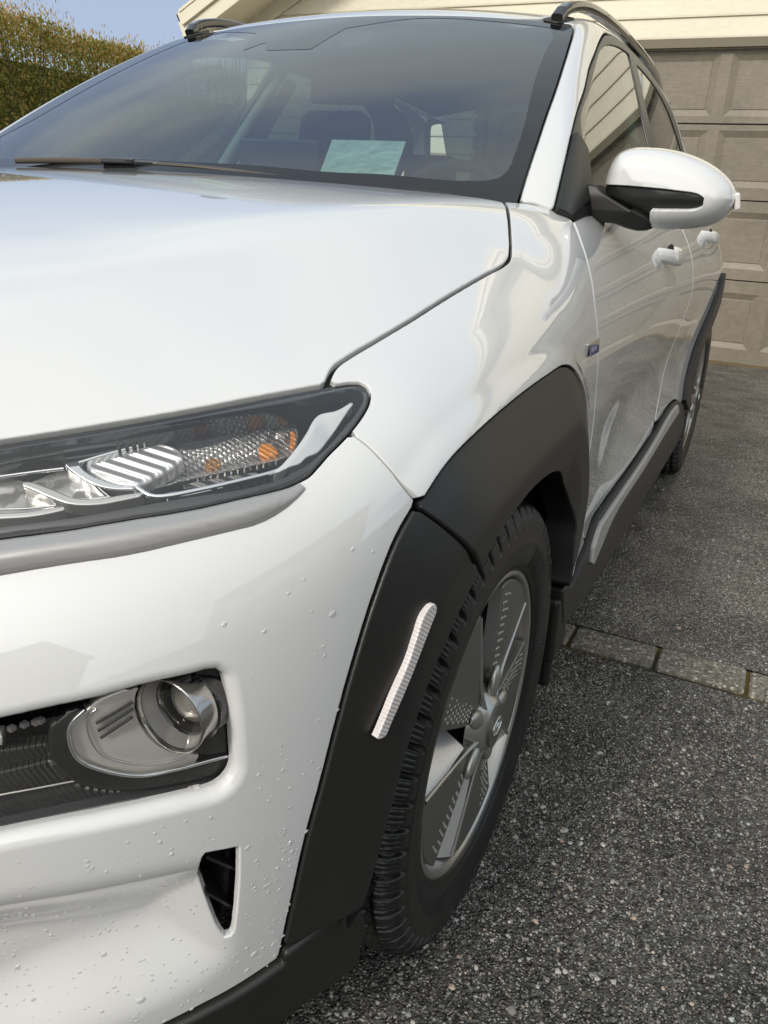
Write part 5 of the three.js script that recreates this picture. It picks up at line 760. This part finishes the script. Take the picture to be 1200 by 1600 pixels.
// ---- exterior mirror: shell swollen from its outline, with a black insert, lamp and foot
{
  const g = sub('door_mirror', car), O = [0, 0, -0.66], pl = onPlane(O, [1, 0, 0], [0, 1, 0], [0, 0, 1]);
  const full = smoothLoop([[.793, 1.072], [.7945, 1.092], [.799, 1.112], [.811, 1.131], [.833, 1.1405], [.872, 1.142], [.905, 1.139], [.94, 1.131], [.972, 1.1185], [1.0, 1.101], [1.018, 1.083], [1.027, 1.062], [1.020, 1.042], [1.004, 1.024], [.98, 1.013], [.94, 1.006], [.895, 1.004], [.87, 1.012], [.835, 1.025], [.80, 1.045]]);
  const sd = signedIn(full), swell = (a, b) => { const d = Math.max(0, sd(a, b)), R = 0.040, t = Math.min(1, d / R); return 0.068 * Math.pow(Math.max(0, 1 - Math.pow(1 - t, 2.4)), 0.5) - 0.02 + 0.012 * Math.min(1, d / 0.06); };
  const white = smoothLoop([[.7955, 1.0755], [.7945, 1.092], [.799, 1.112], [.811, 1.131], [.833, 1.1405], [.872, 1.142], [.905, 1.139], [.94, 1.131], [.972, 1.1185], [1.0, 1.101], [1.018, 1.083], [1.027, 1.062], [1.020, 1.042], [1.004, 1.024], [.98, 1.013], [.94, 1.006], [.897, 1.004], [.8905, 1.010], [.8905, 1.0365], [.93, 1.0378], [.966, 1.0405], [.977, 1.0465], [.977, 1.0605], [.966, 1.0665], [.93, 1.0705], [.86, 1.0742]], true, 50);
  const ins = smoothLoop([[.796, 1.0745], [.86, 1.0732], [.93, 1.0695], [.965, 1.0655], [.976, 1.0600], [.976, 1.047], [.965, 1.0415], [.93, 1.0388], [.8895, 1.0375], [.8895, 1.012], [.87, 1.014], [.835, 1.027], [.802, 1.046]], true, 50);
  part('shell', panel([white], pl, { step: 0.0028, gap: 0, round: 0.0015, flange: 0.012, off: (a, b) => swell(a, b) }), T.paint, g);
  const shell2 = panel([full], pl, { step: 0.006, gap: 0.002, round: 0, flange: 0, off: (a, b) => -0.02 - 0.03 * Math.min(1, Math.max(0, sd(a, b)) / 0.02) }); part('shell_rear', shell2, T.gloss, g);
  part('insert', panel([ins], pl, { step: 0.0028, gap: 0, round: 0.0015, flange: 0.012, off: (a, b) => swell(a, b) - 0.004 - 0.35 * Math.max(0, Math.abs(b - 1.056) - 0.0) * (b < 1.056 ? 1 : 0.4) }), T.plastic2, g);
  part('mirror_glass', box(0.14, 0.07, 0.004, 0.90, 1.073, -0.712, 0, -0.05), M({ rgb: [0.9, 0.9, 0.9], roughness: 0.02, metalness: 1 }), g);
  part('repeater_lamp', rbox(0.010, 0.030, 0.030, 0.0045, 1.026, 1.058, -0.668, 0, 0.1, 0.2), M({ rgb: [0.85, 0.8, 0.78], roughness: 0.1, clearcoat: 1 }), g);
  const foot = smoothLoop([[.728, 1.068], [.742, 1.075], [.77, 1.0765], [.790, 1.074], [.800, 1.064], [.84, 1.043], [.885, 1.0215], [.893, 1.014], [.891, 1.006], [.872, 1.0], [.845, 1.004], [.825, 1.010], [.80, 1.010], [.775, 1.006], [.75, 1.010], [.732, 1.022]]);
  const fd = signedIn(foot); part('mirror_foot', panel([foot], onPlane([0, 0, -0.648], [1, 0, 0], [0, 1, 0], [0, 0, 1]), { step: 0.0028, gap: 0, round: 0.005, flange: 0.05, off: (a, b) => 0.034 - 0.9 * Math.max(0, 1.030 - b) - 0.35 * softplus(b - 1.058, 0.003) - 0.25 * Math.max(0, 0.76 - a) }), T.plastic2, g); part('mirror_foot', panel([foot], onPlane([0, 0, -0.678], [1, 0, 0], [0, 1, 0], [0, 0, 1]), { step: 0.004, gap: 0, round: 0, flange: 0 }), T.plastic2, g);
}
for (const o of car.children.filter(q => ['headlight', 'air_slot', 'door_mirror'].includes(q.name))) { const r = o.clone(); r.scale.x = -1; car.add(r); }   // the right-hand side
// ---- cabin fittings seen through the glass
{
  const dashY = 1.045;
  part('dashboard', [rbox(1.3, 0.16, 0.34, 0.05, 0, 0.945, -0.74), rbox(1.26, 0.03, 0.34, 0.012, 0, 1.015, -0.56, -0.06), rbox(0.34, 0.05, 0.2, 0.02, 0.34, 1.045, -0.80), rbox(0.5, 0.012, 0.16, 0.005, -0.1, 1.045, -0.62, -0.1)], T.dash, car);
  part('centre_screen', rbox(0.22, 0.13, 0.018, 0.006, -0.02, 1.085, -0.80, -0.1), T.gloss, car);
  const hud = part('display_glass', rbox(0.178, 0.105, 0.004, 0.0018, 0.272, 1.102, -0.675, -0.62, 0, 0, 2), M({ rgb: [0.86, 0.97, 0.90], roughness: 0.1, metalness: 0.9, bumpMap: dataTex(64, 64, (u, v) => tileNoise(u, v, 4, 88, 3)), bumpScale: 0.0025 }), car);
  const wt = new THREE.TorusGeometry(0.17, 0.014, 12, 48).rotateX(-0.45).translate(0.345, 0.965, -0.98);
  part('steering_wheel', [wt, rbox(0.3, 0.05, 0.03, 0.012, 0.345, 0.965, -0.99, -0.45), rbox(0.12, 0.12, 0.05, 0.02, 0.345, 0.96, -0.985, -0.45)], T.dash, car);
  for (const x of [0.36, -0.36]) { const s = sub('seat', car); part('seat_back', rbox(0.46, 0.62, 0.14, 0.06, x, 0.80, -1.52, -0.28), T.cloth, s); part('seat_cushion', rbox(0.5, 0.14, 0.5, 0.06, x, 0.50, -1.25, 0.06), T.cloth, s); part('headrest', rbox(0.26, 0.19, 0.10, 0.045, x, 1.205, -1.66, -0.2), T.cloth, s); }
  part('rear_seat', [rbox(1.2, 0.6, 0.14, 0.05, 0, 0.8, -2.45, -0.3), ...[-0.38, 0, 0.38].map(x => rbox(0.24, 0.14, 0.09, 0.04, x, 1.15, -2.55, -0.2)), rbox(1.22, 0.14, 0.5, 0.05, 0, 0.5, -2.2)], T.cloth, car);
  part('headlining', P3(cabinF, [[.5, 1.42, -1.17], [.53, 1.43, -1.7], [.53, 1.44, -2.3], [.5, 1.4, -2.8], [-.5, 1.4, -2.8], [-.53, 1.44, -2.3], [-.53, 1.43, -1.7], [-.5, 1.42, -1.17]].map(p => { let lo = 1, hi = 1.7; for (let k = 0; k < 40; k++) { const m = (lo + hi) / 2; if (cabinF(p[0], m, p[2]) > 0) hi = m; else lo = m; } return [p[0], lo, p[2]]; }), { step: 0.04, gap: 0, round: 0, flange: 0, off: () => -0.035 }), T.trim, car);
  // pillar linings
  for (const s of [1, -1]) {
    part('pillar_lining', [[-1.455, -1.675], [-1.57, -1.765]].map(([z0, z1], i) => { const A = [s * 0.70, 1.02, z0 + 0.06], B = [s * 0.60, 1.40, z1]; return tube([A, [s * 0.665, 1.2, (z0 + z1) / 2 + 0.02], B], 0.02 + 0.002 * i, 12, 8); }), T.trimLight, car);
    part('pillar_lining', tube([[s * 0.66, 1.03, -0.56], [s * 0.62, 1.2, -0.82], [s * 0.54, 1.36, -1.12]], 0.028, 12, 8), T.trim, car);
  }
  part('sensor_housing', [rbox(0.22, 0.05, 0.14, 0.02, 0, 1.385, -1.04, 0.45), rbox(0.10, 0.05, 0.05, 0.015, 0, 1.33, -1.10)], T.plastic2, car);
  part('rear_view_mirror', [rbox(0.23, 0.065, 0.02, 0.015, 0.0, 1.29, -1.12, 0, 0.2)], T.plastic2, car);
}
// ---- water drops left on the lower bumper and soap specks on the doors
{
  const r = rng(77), sp = rim2(join(L.archNose, L.noseLow.slice(0, 6), [nosePt(.62, .5), nosePt(.66, .62)])), fogD = signedIn(rim2(L.fogHole)), ventD = signedIn(rim2(L.ventHole)), boxR = sp.reduce((a, p) => [Math.min(a[0], p[0]), Math.max(a[1], p[0]), Math.min(a[2], p[1]), Math.max(a[3], p[1])], [9, -9, 9, -9]);
  const surf = onF(bodyF), drop = new THREE.SphereGeometry(1, 10, 6, 0, Math.PI * 2, 0, Math.PI / 2), list = [];
  let tries = 0;
  while (list.length < 400 && tries++ < 9000) {
    const a = boxR[0] + (boxR[1] - boxR[0]) * r(), b = boxR[2] + (boxR[3] - boxR[2]) * r();
    if (!inside(sp, a, b) || fogD(a, b) > -0.018 || ventD(a, b) > -0.008) continue;
    const q = surf(a, b); if (q.P[1] > 0.60 && r() > 0.12) continue; if (q.P[1] > 0.47 && r() > 0.45) continue;
    const sc = scoopD(a, b), h = -0.038 * sstep(0.0, 0.085, sc);
    const s = 0.0008 + 0.0012 * r() + (r() > 0.965 ? 0.0014 * (0.5 + r()) : 0); list.push([q.P.map((v, k) => v + q.n[k] * h), q.n, s, 0.6 + 0.9 * r()]);
  }
  const put = (name, list, mat, parent) => { const inst = new THREE.InstancedMesh(drop, mat, list.length), m = new THREE.Matrix4(), up = new THREE.Vector3(0, 1, 0), q = new THREE.Quaternion(); list.forEach(([p, n, s, st], i) => { q.setFromUnitVectors(up, V(n)); m.compose(V(p), q, new THREE.Vector3(s, s * (0.22 + 0.16 * ((i * 7) % 5) / 4), s * st)); inst.setMatrixAt(i, m); }); inst.name = name; inst.userData.kind = 'stuff'; inst.castShadow = inst.receiveShadow = true; parent.add(inst); };
  put('water_drops', list, M({ rgb: [0.86, 0.86, 0.85], roughness: 0.03, transmission: 0.3, thickness: 0, ior: 1.4, clearcoat: 1 }), car);
  const sl = []; for (let i = 0; i < 420; i++) { const t = r(), z = -0.62 - 0.42 * t - 0.22 * r() * r(), y = 0.80 - 0.38 * Math.pow(r(), 0.8), w = Math.abs(z + 0.62 + (0.8 - y) * 0.25); if (r() < w * 1.6) continue; const p = bodyPt(y, z); sl.push([p, gradOf(bodyF, ...p), 0.0005 + 0.0009 * r() * r(), 1 + r()]); }
  put('soap_specks', sl, M({ rgb: [0.85, 0.85, 0.83], roughness: 0.6 }), car);
}
shade(car);
renderer.render(scene, camera);
